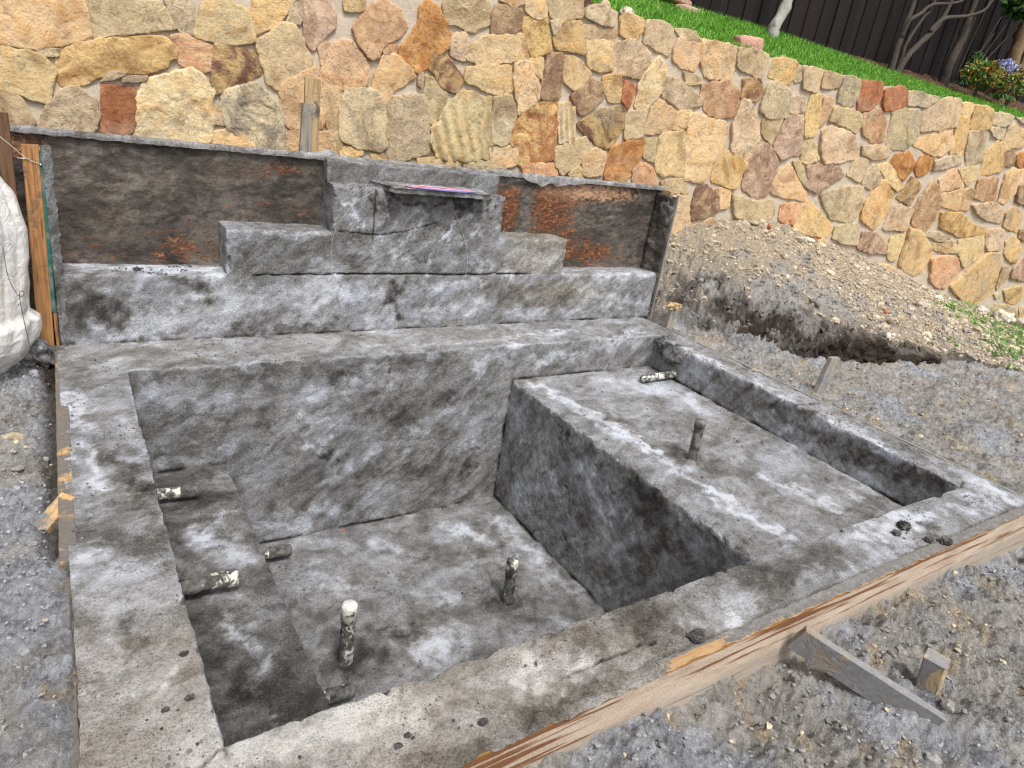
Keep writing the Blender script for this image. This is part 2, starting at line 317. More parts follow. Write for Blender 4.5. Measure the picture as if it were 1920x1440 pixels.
# ---------------------------------------------------------------- material helpers
class NT:
    def __init__(s, name, rough=.9, spec=.3):
        s.m = bpy.data.materials.new(name); s.m.use_nodes = True; s.t = s.m.node_tree; s.b = s.t.nodes['Principled BSDF']
        s.b.inputs['Roughness'].default_value = rough; s.b.inputs['Specular IOR Level'].default_value = spec
        s.pos = s.n('ShaderNodeNewGeometry').outputs['Position']
    def n(s, t, **k):
        nd = s.t.nodes.new(t)
        for a,v in k.items(): setattr(nd,a,v)
        return nd
    def l(s,a,b): s.t.links.new(a,b)
    def setin(s, i, v):
        if isinstance(v,(int,float,tuple)): i.default_value = v
        else: s.l(v,i)
    def math(s, op, a, b=0., c=None, clamp=False):
        nd = s.n('ShaderNodeMath', operation=op, use_clamp=clamp); s.setin(nd.inputs[0],a); s.setin(nd.inputs[1],b)
        if c is not None: s.setin(nd.inputs[2],c)
        return nd.outputs[0]
    def vec(s, axes, scale):
        """coordinates along three world axes, each scaled"""
        o=[]
        for ax,sc in zip(axes,scale):
            d = s.n('ShaderNodeVectorMath', operation='DOT_PRODUCT'); s.l(s.pos,d.inputs[0]); d.inputs[1].default_value = tuple(Vector(ax).normalized()*sc); o.append(d.outputs['Value'])
        c = s.n('ShaderNodeCombineXYZ')
        for i in range(3): s.l(o[i],c.inputs[i])
        return c.outputs[0]
    def noise(s, scale, detail=5, rough=.55, dist=0., vec=None):
        nd = s.n('ShaderNodeTexNoise'); s.l(vec if vec is not None else s.pos, nd.inputs['Vector'])
        nd.inputs['Scale'].default_value = scale; nd.inputs['Detail'].default_value = detail; nd.inputs['Roughness'].default_value = rough; nd.inputs['Distortion'].default_value = dist
        return nd.outputs['Fac']
    def voro(s, scale, vec=None, feature='F1', out='Distance', rnd=1.):
        nd = s.n('ShaderNodeTexVoronoi', feature=feature); s.l(vec if vec is not None else s.pos, nd.inputs['Vector']); nd.inputs['Scale'].default_value = scale; nd.inputs['Randomness'].default_value = rnd
        return nd.outputs[out]
    def ramp(s, f, stops):
        nd = s.n('ShaderNodeValToRGB'); e = nd.color_ramp.elements
        while len(e) < len(stops): e.new(.5)
        for q,(p,c) in zip(e,stops): q.position = p; q.color = (*c,1) if len(c)==3 else c
        s.l(f, nd.inputs[0]); return nd.outputs[0]
    def rmap(s, f, a, b, c=0., d=1.):
        nd = s.n('ShaderNodeMapRange', clamp=True); s.l(f,nd.inputs[0])
        for i,v in enumerate((a,b,c,d)): nd.inputs[i+1].default_value = v
        return nd.outputs[0]
    def mix(s, f, a, b, mode='MIX'):
        nd = s.n('ShaderNodeMix', data_type='RGBA', blend_type=mode); s.setin(nd.inputs[0],f)
        for i,v in ((6,a),(7,b)):
            if isinstance(v,tuple) and len(v)==3: v=(*v,1)
            s.setin(nd.inputs[i],v)
        return nd.outputs[2]
    def attr(s, name, out='Fac'):
        nd = s.n('ShaderNodeAttribute', attribute_name=name); return nd.outputs[out]
    def bump(s, hs, prev=None):
        for h,st,dist in hs:
            nd = s.n('ShaderNodeBump'); nd.inputs['Strength'].default_value = st; nd.inputs['Distance'].default_value = dist; s.l(h,nd.inputs['Height'])
            if prev is not None: s.l(prev,nd.inputs['Normal'])
            prev = nd.outputs[0]
        s.l(prev, s.b.inputs['Normal']); return prev
    def out(s, c, rough=None):
        s.setin(s.b.inputs['Base Color'], (*c,1) if isinstance(c,tuple) and len(c)==3 else c)
        if rough is not None: s.setin(s.b.inputs['Roughness'],rough)
        return s.m
X,Y,Z = (1,0,0),(0,1,0),(0,0,1)
def concrete(name='concrete', axes=(X,Y,Z), st=(1,1,1), rough_pits=1.):
    s = NT(name, .9, .22)
    dry = s.attr('dry'); warm = s.attr('warm')  # pale to dark tone: dry patches plus painted crease and slab shade
    vs = s.vec(axes, st); vs2 = s.vec(axes, tuple(.6+.4*q for q in st))
    n1 = s.noise(3.9, 8, .58, .9, vs)         # trowelled clouds
    n2 = s.noise(15, 8, .68, .5, vs2)
    n3 = s.noise(95, 8, .78, .2)
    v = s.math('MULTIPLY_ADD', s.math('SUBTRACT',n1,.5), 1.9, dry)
    v = s.math('MULTIPLY_ADD', s.math('SUBTRACT',n2,.5), 1.35, v)
    v = s.math('MULTIPLY_ADD', s.math('SUBTRACT',n3,.5), 1.7, v)
    c = s.ramp(s.rmap(v,-.7,1.25), [(0.,(.032,.031,.030)),(.18,(.072,.070,.067)),(.36,(.150,.146,.141)),(.52,(.250,.252,.258)),(.70,(.385,.40,.44)),(1.,(.63,.67,.75))])
    hue = s.rmap(s.noise(2.3,4,.5,0),.35,.7,0,1)
    c = s.mix(s.math('MULTIPLY',hue,.5), c, s.mix(1.,c,(1.0,.93,.83),'MULTIPLY'))
    c = s.mix(warm, c, s.mix(1.,c,(1.10,1.0,.84),'MULTIPLY'))
    # pits and sand grains
    pv = s.noise(190,4,.6); pit = s.rmap(pv,.34,.47,.30,1.)
    big = s.noise(52,6,.75,.3); hole = s.rmap(big,.32,.40,.35,1.)
    grain = s.rmap(s.noise(300,2,.5),.64,.74,0,.45)
    c = s.mix(s.rmap(s.noise(3.6,4,.6,.5),.40,.62,.25,1.),c,s.mix(1.,c,s.mix(1.,pit,hole,'MULTIPLY'),'MULTIPLY'))
    db = s.noise(9,3,.5,.2,s.vec(axes,(.75*st[0],1.35*st[1],1))); c = s.mix(s.rmap(db,.62,.70,0,.55),c,s.mix(1.,c,(.38,.375,.37),'MULTIPLY'))
    c = s.mix(grain,c,(.58,.56,.53))
    s.bump([(n2,.75,.016),(n3,1.,.008),(pv,1.*rough_pits,.004),(big,1.*rough_pits,.007)])
    return s.out(c)
MC_top = concrete('concrete_trowelled', (( .9,.45,0),(-.45,.9,0),Z), (.85,1.2,1))
MC_floor = concrete('concrete_floor')
MC_front = concrete('concrete_streaked', ((1,0,.8),(-.8,0,1),Y), (.75,1.45,1))
MC_side = concrete('concrete_dabbed', ((0,.6,-1.),(0,1.,.6),X), (.62,1.6,1))
# ---------------------------------------------------------------- concrete shell
X1,XB,XD,XR,XO = .300,.779,2.750,4.129,4.385
YI,YF,YO = -.453,-2.913,-3.170
ZB,ZL,ZF = -.629,-.271,-1.269
H1,D1,HP,XE = .396,.229,1.112,4.454
XA,XC1,XC2,XC3,HA,HC,HC2,YC = .885,1.516,2.773,3.396,.666,.962,1.098,.135
_b = [tuple(float(q) for q in it.split(',')) for it in BLOT.split()]
BA = np.array([b[:3] for b in _b])/1000; BB = np.array([b[3:6] for b in _b])/1000; BW_ = np.array([b[6] for b in _b])/1000; BS = np.array([b[7] for b in _b])/10
def blot(P):  # pale and dark patches, including the slab's shadow painted on the block
    lo = P.min(0)-.3; hi = P.max(0)+.3; out = np.zeros(len(P))
    # ragged edges: jitter the lookup position
    J = np.stack([fbm(P+q,8,4,.65) for q in (0,31,57)],1)*.075
    Q = P+J
    for a,b,w_,s_ in zip(BA,BB,BW_,BS):
        c = (a+b)/2
        if (c<lo).any() or (c>hi).any(): continue
        d = b-a; t = np.clip(((Q-a)@d)/max(d@d,1e-9),0,1)
        r = np.linalg.norm(Q-a-t[:,None]*d,axis=1)/w_
        out += s_*np.exp(-(r**2.2))*(.92 if s_>0 else .80)
    return out
EDG = []   # convex edges to round: point, outward normal 1, outward normal 2, radius, box
def edge(p, n1, n2, r, lo, hi): EDG.append((np.array(p,float),np.array(n1,float),np.array(n2,float),r,np.array(lo,float),np.array(hi,float)))
I9 = 9.
edge((X1,0,0),Z,X,.012,(-I9,YF,-I9),(I9,YI,I9)); edge((XR,0,0),Z,(-1,0,0),.014,(-I9,YF,-.1),(I9,YI,I9))
edge((0,YI,0),Z,(0,-1,0),.014,(X1,-I9,-I9),(XR,I9,I9)); edge((0,YF,0),Z,Y,.013,(X1,-I9,-I9),(XR,I9,I9))
edge((XD,0,ZL),Z,(-1,0,0),.022,(-I9,YF,-I9),(I9,YI,I9)); edge((XB,0,ZB),Z,X,.016,(-I9,YF,-I9),(I9,YI,I9))
edge((0,0,H1),Z,(0,-1,0),.016,(-.1,-I9,-I9),(XA,I9,I9)); edge((0,0,H1),Z,(0,-1,0),.02,(XC3,-I9,-I9),(XE,I9,I9))
edge((0,0,HA),Z,(0,-1,0),.02,(XA,-I9,-I9),(XC1,I9,I9)); edge((0,0,HA),Z,(0,-1,0),.016,(XC2,-I9,-I9),(XC3,I9,I9))
edge((0,0,HC),Z,(0,-1,0),.03,(XC1,-I9,-I9),(XC2,I9,I9)); edge((0,YC,HC2),Z,(0,-1,0),.015,(XC1,-I9,-I9),(XC2,I9,I9))
edge((XA,0,0),(-1,0,0),(0,-1,0),.012,(-I9,-I9,H1),(I9,I9,HA)); edge((XC3,0,0),X,(0,-1,0),.014,(-I9,-I9,H1),(I9,I9,HA))
edge((XC1,0,0),(-1,0,0),(0,-1,0),.012,(-I9,-I9,HA),(I9,I9,HC)); edge((XC2,0,0),X,(0,-1,0),.014,(-I9,-I9,HA),(I9,I9,HC))
edge((XE,0,0),X,(0,-1,0),.014,(-I9,-I9,0),(I9,I9,H1))
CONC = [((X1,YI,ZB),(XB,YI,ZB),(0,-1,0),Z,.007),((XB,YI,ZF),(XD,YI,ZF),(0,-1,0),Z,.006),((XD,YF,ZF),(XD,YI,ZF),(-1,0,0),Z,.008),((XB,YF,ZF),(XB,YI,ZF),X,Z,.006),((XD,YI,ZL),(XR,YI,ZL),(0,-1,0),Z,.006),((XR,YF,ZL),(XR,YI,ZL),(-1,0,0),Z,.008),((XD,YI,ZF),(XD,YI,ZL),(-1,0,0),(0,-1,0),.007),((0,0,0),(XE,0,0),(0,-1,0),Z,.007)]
GROOVES = [(0,(1.785,.96),(1.79,.63),.005),(0,(1.56,.675),(1.79,.665),.004),(0,(1.79,.665),(2.02,.690),.004),(0,(2.02,.69),(2.25,.76),.004),(1,(X1,YF),(X1+.02,YO),.005),(1,(.05,YF-.14),(X1,YF),.004),(1,(1.25,-3.09),(1.62,-3.10),.004),(1,(XR,YF),(XR+.09,YF+.02),.004),(1,(XR,-1.83),(XO-.02,-1.87),.004),(1,(1.6,YO+.004),(XO,YO+.004),.005)]
PIPES_V = [(1.15,-1.59,ZF),(2.215,-1.53,ZF),(3.235,-1.81,ZL)]
def shape(P):
    P = P.copy()
    for e,n1,n2,r,lo,hi in EDG:
        c = e-r*(n1+n2); a = (P-c)@n1; b = (P-c)@n2
        m = (a>-1e-6)&(b>-1e-6)&(a<=r+1e-6)&(b<=r+1e-6)&(P>=lo-1e-6).all(1)&(P<=hi+1e-6).all(1)&((a>r-1e-4)|(b>r-1e-4))
        if m.any():
            h = np.hypot(a[m],b[m]); h[h<1e-9]=1
            P[m] += ((r*a[m]/h-a[m])[:,None]*n1+(r*b[m]/h-b[m])[:,None]*n2)
    D = np.stack([fbm(P+q,2.6,3,.5)*.0055+fbm(P+q,15,4,.66)*.0034 for q in (0,11.3,23.7)],1)
    P0 = P.copy(); P = P+D
    global REL
    u = P0[:,0]*.7+P0[:,1]*.45+P0[:,2]*.75; v = -P0[:,0]*.6+P0[:,1]*.65+P0[:,2]*.8
    wall_ = np.clip((-.02-P0[:,2])/.03,0,1)+np.clip((P0[:,2]-.02)/.03,0,1)
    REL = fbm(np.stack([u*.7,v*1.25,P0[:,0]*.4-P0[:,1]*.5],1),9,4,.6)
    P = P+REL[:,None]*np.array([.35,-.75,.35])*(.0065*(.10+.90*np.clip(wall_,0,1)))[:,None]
    # cold joint between the raised wall and the stepped block
    jz = H1+fbm(P0*np.array([1,0,0])+3,6,4,.6)*.007
    m = (np.abs(P0[:,1])<.02)&(P0[:,0]>XA+.15)&(P0[:,0]<XC3-.3)
    g = np.exp(-((P0[:,2]-jz)/.004)**2)*m
    P[:,1] += g*.016
    for (ax_,a_,b_,w_) in GROOVES:
        k0,k1 = ((0,2),(0,1))[ax_]; nz_ = (1,2)[ax_]; a_=np.array(a_);b_=np.array(b_)
        m = np.abs(P0[:,nz_])<.012; Q = P0[:,[k0,k1]]+np.stack([fbm(P0,7,4,.6),fbm(P0+9,7,4,.6)],1)*.012*(w_<.0045)
        d_=b_-a_; t_=np.clip(((Q-a_)@d_)/(d_@d_),0,1); r_=np.linalg.norm(Q-a_-t_[:,None]*d_,axis=1)
        gg = np.exp(-(r_/w_)**2)*m; P[:,nz_] += gg*(.008 if ax_==0 else -.007); g = np.maximum(g,gg*.7)
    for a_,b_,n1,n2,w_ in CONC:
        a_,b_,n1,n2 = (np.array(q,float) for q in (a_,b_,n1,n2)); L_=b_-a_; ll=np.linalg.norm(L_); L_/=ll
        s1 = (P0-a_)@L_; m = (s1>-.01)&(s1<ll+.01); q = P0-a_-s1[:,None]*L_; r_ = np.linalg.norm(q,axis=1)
        k = np.exp(-(r_/w_)**2)*m*np.clip(.6+1.2*fbm(P0+21,5,4,.6),0,1.6); P -= ((n1+n2)*.5)[None]*(k*.011)[:,None]; g = np.maximum(g,.9*np.exp(-(r_/(w_*1.6))**2)*m*np.clip(.35+1.2*fbm(P0+21,5,4,.6),0,1.2))  # joint groove, with crease shade painted in as darker tone
    er = np.zeros(len(P0))
    for e,n1,n2,r,lo,hi in EDG:
        q = P0-e; dd = np.hypot(q@n1,q@n2); er = np.maximum(er,np.exp(-(dd/.010)**2)*((P0>=lo-1e-6).all(1)&(P0<=hi+1e-6).all(1)))
    for e,n1,n2,r,lo,hi in EDG:
        q = P0-e; dd = np.hypot(q@n1,q@n2); m = (dd<.05)&(P0>=lo-.01).all(1)&(P0<=hi+.01).all(1)
        if m.any():
            ch = np.clip(fbm(P0[m]+61,13,4,.6)-.22,0,.6)*.024+np.clip(fbm(P0[m]+33,4,2)-.35,0,.5)*.035; P[m] -= (n1+n2)[None]*(np.exp(-(dd[m]/.018)**2)*ch)[:,None]
    g = g-er*.30*np.clip(.7+fbm(P0,6,3),0,1.5)
    for (px,py,pz) in PIPES_V:
        r = np.hypot(P0[:,0]-px,P0[:,1]-py); m = (np.abs(P0[:,2]-pz)<.03)
        rr = .115 if pz==ZF else .07
        P[:,2] += m*(np.exp(-((r-rr)/.03)**2)*.016*(1+fbm(P0,14,2))-np.exp(-(r/.075)**2)*.020)
    return P, g
class Part:
    def __init__(s): s.V=[];s.F=[];s.n=0
    def quad(s, o, u, v, h=.0115):
        """grid patch: corner o, edge vectors u and v (normal = u x v)"""
        o,u,v = (np.array(q,float) for q in (o,u,v)); nu = max(2,int(np.linalg.norm(u)/h)+1); nv = max(2,int(np.linalg.norm(v)/h)+1)
        a = np.linspace(0,1,nu)[:,None,None]; b = np.linspace(0,1,nv)[None,:,None]
        P = (o+a*u+b*v).reshape(-1,3); s.V.append(P); s.F.append(grid(nu,nv,s.n)); s.n += len(P); return s
    def build(s, name, mat, parent, label=None, bias=0., warm=None):
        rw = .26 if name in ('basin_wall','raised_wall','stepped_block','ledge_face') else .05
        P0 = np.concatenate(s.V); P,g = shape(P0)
        d = bias+blot(P0)-g*1.2+REL*rw*(.25+.75*sstep(-.15,.35,fbm(P0+90,1.5,3)))  # relief term: recesses darker, high spots paler
        wm = np.zeros(len(P)) if warm is None else warm(P0)
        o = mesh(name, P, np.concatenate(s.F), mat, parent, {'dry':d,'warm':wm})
        if label: o['label'] = label
        return o
# in-plane pit / crumbly marks
shell = empty('concrete_spa', (2.2,-1.6,0), 'unfinished grey concrete spa shell with raised stepped back wall, bench and shallow ledge', 'concrete spa')
def warm_rim(P): return np.clip(sstep(-1.9,-2.8,P[:,1])*sstep(2.6,1.0,P[:,0])+.25*sstep(-.45,-.3,P[:,1])*(P[:,0]<3),0,1)*.9
p = Part(); w_=XO; 
p.quad((0,YO,0),(X1,0,0),(0,-YO,0),.0095).quad((X1,YO,0),(XR-X1,0,0),(0,YF-YO,0),.0095).quad((X1,YI,0),(XR-X1,0,0),(0,-YI,0)).quad((XR,YO,0),(XO-XR,0,0),(0,-YO,0))
p.quad((0,YO,-.3),(XO,0,0),(0,0,.3),.02).quad((0,0,-.3),(0,YO,0),(0,0,.3),.02).quad((XO,YO,-.3),(0,-YO,0),(0,0,.3),.02)
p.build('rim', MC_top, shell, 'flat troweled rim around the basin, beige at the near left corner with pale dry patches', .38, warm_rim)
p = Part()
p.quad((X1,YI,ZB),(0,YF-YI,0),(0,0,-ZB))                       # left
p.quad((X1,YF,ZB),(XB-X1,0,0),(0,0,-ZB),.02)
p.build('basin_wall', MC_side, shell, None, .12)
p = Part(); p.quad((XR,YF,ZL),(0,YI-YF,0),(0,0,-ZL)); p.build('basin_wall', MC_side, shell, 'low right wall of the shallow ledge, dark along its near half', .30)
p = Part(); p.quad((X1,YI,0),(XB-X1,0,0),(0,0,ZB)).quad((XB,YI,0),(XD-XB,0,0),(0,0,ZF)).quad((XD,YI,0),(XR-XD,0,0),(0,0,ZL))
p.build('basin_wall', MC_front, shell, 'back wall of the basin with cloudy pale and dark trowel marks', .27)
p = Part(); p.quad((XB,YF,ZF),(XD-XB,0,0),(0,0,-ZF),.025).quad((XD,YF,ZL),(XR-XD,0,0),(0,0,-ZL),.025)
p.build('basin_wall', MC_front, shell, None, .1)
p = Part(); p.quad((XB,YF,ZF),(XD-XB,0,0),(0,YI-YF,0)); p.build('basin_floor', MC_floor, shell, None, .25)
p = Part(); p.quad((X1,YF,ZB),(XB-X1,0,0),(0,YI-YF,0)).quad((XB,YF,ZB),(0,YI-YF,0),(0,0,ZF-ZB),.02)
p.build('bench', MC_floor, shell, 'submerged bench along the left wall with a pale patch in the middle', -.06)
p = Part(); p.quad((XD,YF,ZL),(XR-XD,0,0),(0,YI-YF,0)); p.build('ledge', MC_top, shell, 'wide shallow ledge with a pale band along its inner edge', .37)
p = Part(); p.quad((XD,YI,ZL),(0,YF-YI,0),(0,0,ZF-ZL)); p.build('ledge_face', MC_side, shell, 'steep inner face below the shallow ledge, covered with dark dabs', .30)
p = Part(); p.quad((0,0,0),(XE,0,0),(0,0,H1),.0105).quad((0,0,H1),(XA,0,0),(0,D1,0)).quad((XC3,0,H1),(XE-XC3,0,0),(0,D1,0)).quad((XE,0,-.2),(0,D1,0),(0,0,H1+.2)).quad((0,D1,-.2),(0,-D1,0),(0,0,H1+.2))
p.build('raised_wall', MC_front, shell, 'long low raised wall behind the basin', .36, lambda P: np.exp(-((P[:,0]-3.3)/.5)**2-((P[:,2]-.25)/.12)**2)*.9)
p = Part(); p.quad((XA,0,H1),(XC3-XA,0,0),(0,0,HA-H1),.008).quad((XC1,0,HA),(XC2-XC1,0,0),(0,0,HC-HA),.008)
p.quad((XA,0,HA),(XC1-XA,0,0),(0,D1,0)).quad((XC2,0,HA),(XC3-XC2,0,0),(0,D1,0)).quad((XA,D1,H1),(0,-D1,0),(0,0,HA-H1)).quad((XC3,0,H1),(0,D1,0),(0,0,HA-H1))
p.quad((XC1,D1,HA),(0,-D1,0),(0,0,HC-HA)).quad((XC2,0,HA),(0,D1,0),(0,0,HC-HA)).quad((XC1,0,HC),(XC2-XC1,0,0),(0,YC,0))
p.quad((XC1,YC,HC),(XC2-XC1,0,0),(0,0,HC2-HC)).quad((XC1,YC,HC2),(XC2-XC1,0,0),(0,D1-YC,0)).quad((XC1,D1,HC),(0,YC-D1,0),(0,0,HC2-HC)).quad((XC2,YC,HC),(0,D1-YC,0),(0,0,HC2-HC))
def warm_blk(P): return sstep(2.7,3.1,P[:,0])*.8
def bias_blk(P): return 0
p.build('stepped_block', MC_front, shell, 'stepped block rising in the middle of the raised wall with diagonal pale trowel streaks', .26, warm_blk)
# scored joints on the block face
# mortar heap in the floor corner
V0,F0 = ICO3; V = V0*np.array([.13,.15,.13])+np.array([2.93,-1.83,ZF]); V += V0*fbm(V,9,3)[:,None]*.03
mesh('mortar_heap', V, F0, MC_floor, shell, {'dry':np.clip((V[:,2]-ZF)*5,0,.6),'warm':V[:,0]*0+.2})
# broken crumbs at the far right inner corner
def crust(name, C, rad, amp, mat, parent=None, freq=9, dry=.2, label=None, cat=None, warm=0.):
    V0,F0 = ICO3; V = V0*np.array(rad)+np.array(C); n_ = fbm(V,freq,5,.6)
    V = V+V0*n_[:,None]*amp
    o = mesh(name, V, F0, mat, parent, {'dry':V[:,0]*0+dry+n_*.3,'warm':V[:,0]*0+warm}, origin=None if parent is not None else C)
    if label: tag(o,label,cat)
    return o
crust('broken_corner', (4.20,-.52,-.035), (.10,.09,.05), .05, MC_top, shell, 14, .2)
crust('broken_corner', (4.17,-.66,-.10), (.07,.12,.10), .04, MC_side, shell, 12, -.1)
# ---------------------------------------------------------------- wood
def wood(name, axis, light, dark, streak=(.12,.07,.04), sm=.0, smcol=(.17,.165,.16), rough=.75, grain=1.):
    s = NT(name, rough, .3); a = Vector(axis).normalized()
    b = a.cross(Vector((.31,.2,.93))).normalized(); c3 = a.cross(b)
    v = s.vec((a,b,c3),(1.2,22,22)); g = s.noise(2.2,7,.6,1.2*grain,v); g2 = s.noise(9,5,.6,.3,s.vec((a,b,c3),(.6,12,12)))
    c = s.ramp(g,[(.3,dark),(.5,light),(.72,tuple(min(1,q*1.25) for q in light))])
    c = s.mix(s.rmap(g2,.56,.68,0,.75),c,streak)
    big = s.noise(5,6,.7,.4); f = s.rmap(big,.62-sm*.45,.72-sm*.45,0,1)
    if sm>0: c = s.mix(f,c,s.mix(s.noise(60,4,.6),tuple(q*.55 for q in smcol),tuple(q*1.5 for q in smcol)))
    hs_ = [(g,.35,.004),(s.noise(160,4,.6),.35,.002)]
    if sm>0: hs_ += [(f,.7,.004)]
    s.bump(hs_); return s.out(c)
def board(name, p0, p1, wv, tv, mat, label=None, cat=None, parent=None, group=None, nl=24, bend=0., bev=.0025, kind=None):
    """beam from p0 to p1 (centre of end faces), full width vector wv, thickness vector tv, slightly uneven"""
    p0,p1,wv,tv = (np.array(q,float) for q in (p0,p1,wv,tv)); L = p1-p0
    wn = wv/np.linalg.norm(wv); tn = tv/np.linalg.norm(tv); hw=np.linalg.norm(wv)/2; ht=np.linalg.norm(tv)/2
    ring=[(-hw,-ht+bev),(-hw+bev,-ht),(0,-ht),(hw-bev,-ht),(hw,-ht+bev),(hw,ht-bev),(hw-bev,ht),(0,ht),(-hw+bev,ht),(-hw,ht-bev)]
    V=[];k=len(ring)
    for i in range(nl+1):
        t=i/nl; c=p0+L*t+wn*bend*math.sin(math.pi*t)
        for a,b in ring: V.append(c+wn*a+tn*b)
    V=np.array(V); J=np.stack([fbm(V+q,11,3,.6) for q in (1,2.7,5.1)],1)*.0016; V=V+J
    F=[]
    for i in range(nl):
        for j in range(k): F.append((i*k+j,i*k+(j+1)%k,(i+1)*k+(j+1)%k,(i+1)*k+j))
    F.append(tuple(range(k))[::-1]); F.append(tuple(nl*k+j for j in range(k)))
    o = mesh(name, V, F, mat, parent, smooth=False, origin=None if parent is not None else (p0+p1)/2)
    if label and cat: tag(o,label,cat,group)
    elif label: o['label']=label
    return o
W_face = wood('form_board_face', X, (.50,.37,.26), (.40,.28,.18), (.11,.055,.028), .05, (.22,.20,.18))
def face_wood():
    s = NT('form_board_face', .8, .2); sx = s.n('ShaderNodeSeparateXYZ'); s.l(s.pos,sx.inputs[0]); x_,z_ = sx.outputs[0],sx.outputs[2]
    a = s.noise(6,7,.65,.4,s.vec((X,Y,Z),(.8,1,3))); f = s.noise(120,5,.65)
    c = s.ramp(s.math('MULTIPLY_ADD',f,.5,s.math('MULTIPLY',a,.55)),[(.32,(.28,.205,.15)),(.52,(.48,.385,.30)),(.72,(.60,.515,.42))])
    st = s.noise(1.0,4,.5,.15,s.vec((X,Y,Z),(1.6,1,42)))
    top = s.math('ADD', s.rmap(z_,-.10,.0,0,.11), s.rmap(x_,1.35,.9,0,.10))
    m = s.rmap(s.math('ADD',st,top),.595,.65,0,1); c = s.mix(m,c,s.mix(f,(.10,.04,.017),(.26,.125,.06)))
    edge_ = s.rmap(s.math('MULTIPLY_ADD',s.noise(9,4,.6),.014,z_),-.010,-.002,0,1); c = s.mix(edge_,c,s.mix(s.noise(8,4,.6),(.08,.035,.018),(.38,.20,.07)))
    low = s.rmap(s.math('MULTIPLY_ADD',s.noise(14,5,.65),.09,z_),-.115,-.085,1,0); c = s.mix(s.math('MULTIPLY',low,.6),c,(.30,.27,.235))
    s.bump([(a,.4,.006),(f,.7,.003),(st,.3,.003)]); return s.out(c)
def top_wood():
    s = NT('form_board_top', .85, .2); o_ = s.attr('orange'); a=s.noise(26,6,.7,.3); f=s.noise(150,4,.65)
    g=s.ramp(s.math('MULTIPLY_ADD',f,.5,s.math('MULTIPLY',a,.55)),[(.35,(.085,.08,.074)),(.55,(.19,.182,.172)),(.75,(.33,.32,.31))])
    w_=s.mix(s.noise(2,5,.6,.3,s.vec((X,Y,Z),(1.5,18,18))),(.28,.15,.065),(.52,.36,.19))
    c=s.mix(s.rmap(s.math('ADD',o_,s.math('MULTIPLY',s.math('SUBTRACT',a,.5),2.)),.42,.55,0,1),g,w_); s.bump([(a,.9,.01),(f,.8,.004)]); return s.out(c)
W_top = top_wood()
W_left = wood('left_form_wood', Y, (.42,.28,.14), (.28,.16,.07), (.13,.06,.03), .55, (.13,.115,.10))
W_right = wood('right_form_wood', Y, (.50,.41,.25), (.3,.22,.13), (.12,.07,.03), .60, (.2,.19,.18))
W_grey = wood('weathered_wood', Z, (.26,.235,.19), (.12,.11,.10), (.06,.05,.04), .22, (.16,.165,.17))
W_tan = wood('tan_wood', Z, (.42,.30,.16), (.22,.14,.07), (.05,.03,.02), .12, (.1,.09,.08))
W_orange = wood('orange_wood', (0,0,1), (.36,.18,.07), (.17,.07,.028), (.06,.028,.014), .18, (.10,.08,.06))
W_brown = wood('brown_wood', (0,0,1), (.13,.07,.04), (.06,.032,.02), (.03,.018,.012), .05, (.2,.19,.18))
W_brace = wood('brace_wood', (.3,-.55,-.25), (.27,.215,.155), (.14,.115,.09), (.30,.15,.06), .58, (.20,.20,.20))
# front form: board with smeared top
yb = YO-.0245
fb = empty('form_board', (2.3,yb,-.1), 'long pale wooden form board along the near side, brown streaks on its face', 'form board')
W_face = face_wood()
board('board', (.2,yb,-.1715),(4.75,yb,-.1715),(0,0,.33),(0,.043,0),W_face,None,None,fb,nl=160)
V=[];nx=460
for i in range(nx):
    x=.2+4.55*i/(nx-1)
    for j,yy in enumerate(np.linspace(-.0235,.026,7)): V.append((x,yb+yy,0))
V=np.array(V); e_=fbm(V,16,4,.6); V[:,2]=-.0035+.0045*np.clip(e_+.6,0,1.3); V[:,1]+=np.where(V[:,1]<yb-.02,e_*.004,0)
xm=V[:,0]; yo_=(V[:,1]-yb)/.024
orn=.15+.75*np.exp(-((xm-1.72)/.16)**2)*(yo_<.5)+.5*(yo_<-.75)+.25*np.exp(-((xm-2.2)/.15)**2)*(yo_<-.2)-.5*(xm>3.2)
ia=int((1.56-.2)/4.55*(nx-1))
VA=V[:(ia+1)*7].copy(); VA[:,2]=-.001+fbm(VA,13,4,.6)*.003-.004*(yo_[:(ia+1)*7]<-.9); VA[:,1]-=.004*(yo_[:(ia+1)*7]<-.9)*(1+fbm(VA,24,3,.6)*1.5)
mesh('mortar_smear', VA, grid(ia+1,7), MC_top, fb, {'dry':.30+fbm(VA,4,3)*.3+blot(VA),'warm':VA[:,0]*0+.8})
VB=V[ia*7:]; mesh('mortar_smear', VB, grid(nx-ia,7), W_top, fb, {'orange':orn[ia*7:]})
# left form board
lb = board('form_board', (-.004,-2.02,-.065),(.012,-.10,-.065),(0,0,.13),(.05,0,0),W_left,'orange wooden form board along the left side of the spa rim, crusted with mortar','form board',nl=90)
board('form_board', (-.014,-3.2,-.115),(-.010,-2.06,-.115),(0,0,.17),(.022,0,0),W_left,'thin brown edge of form board buried beside the near left rim','form board',nl=60)
# right form board
board('form_board', (XO+.015,-3.165,-.095),(XO+.014,-.3,-.095),(0,0,.20),(.022,0,0),W_right,'thin yellow wooden form board along the right side of the spa rim','form board',nl=120,bend=0)
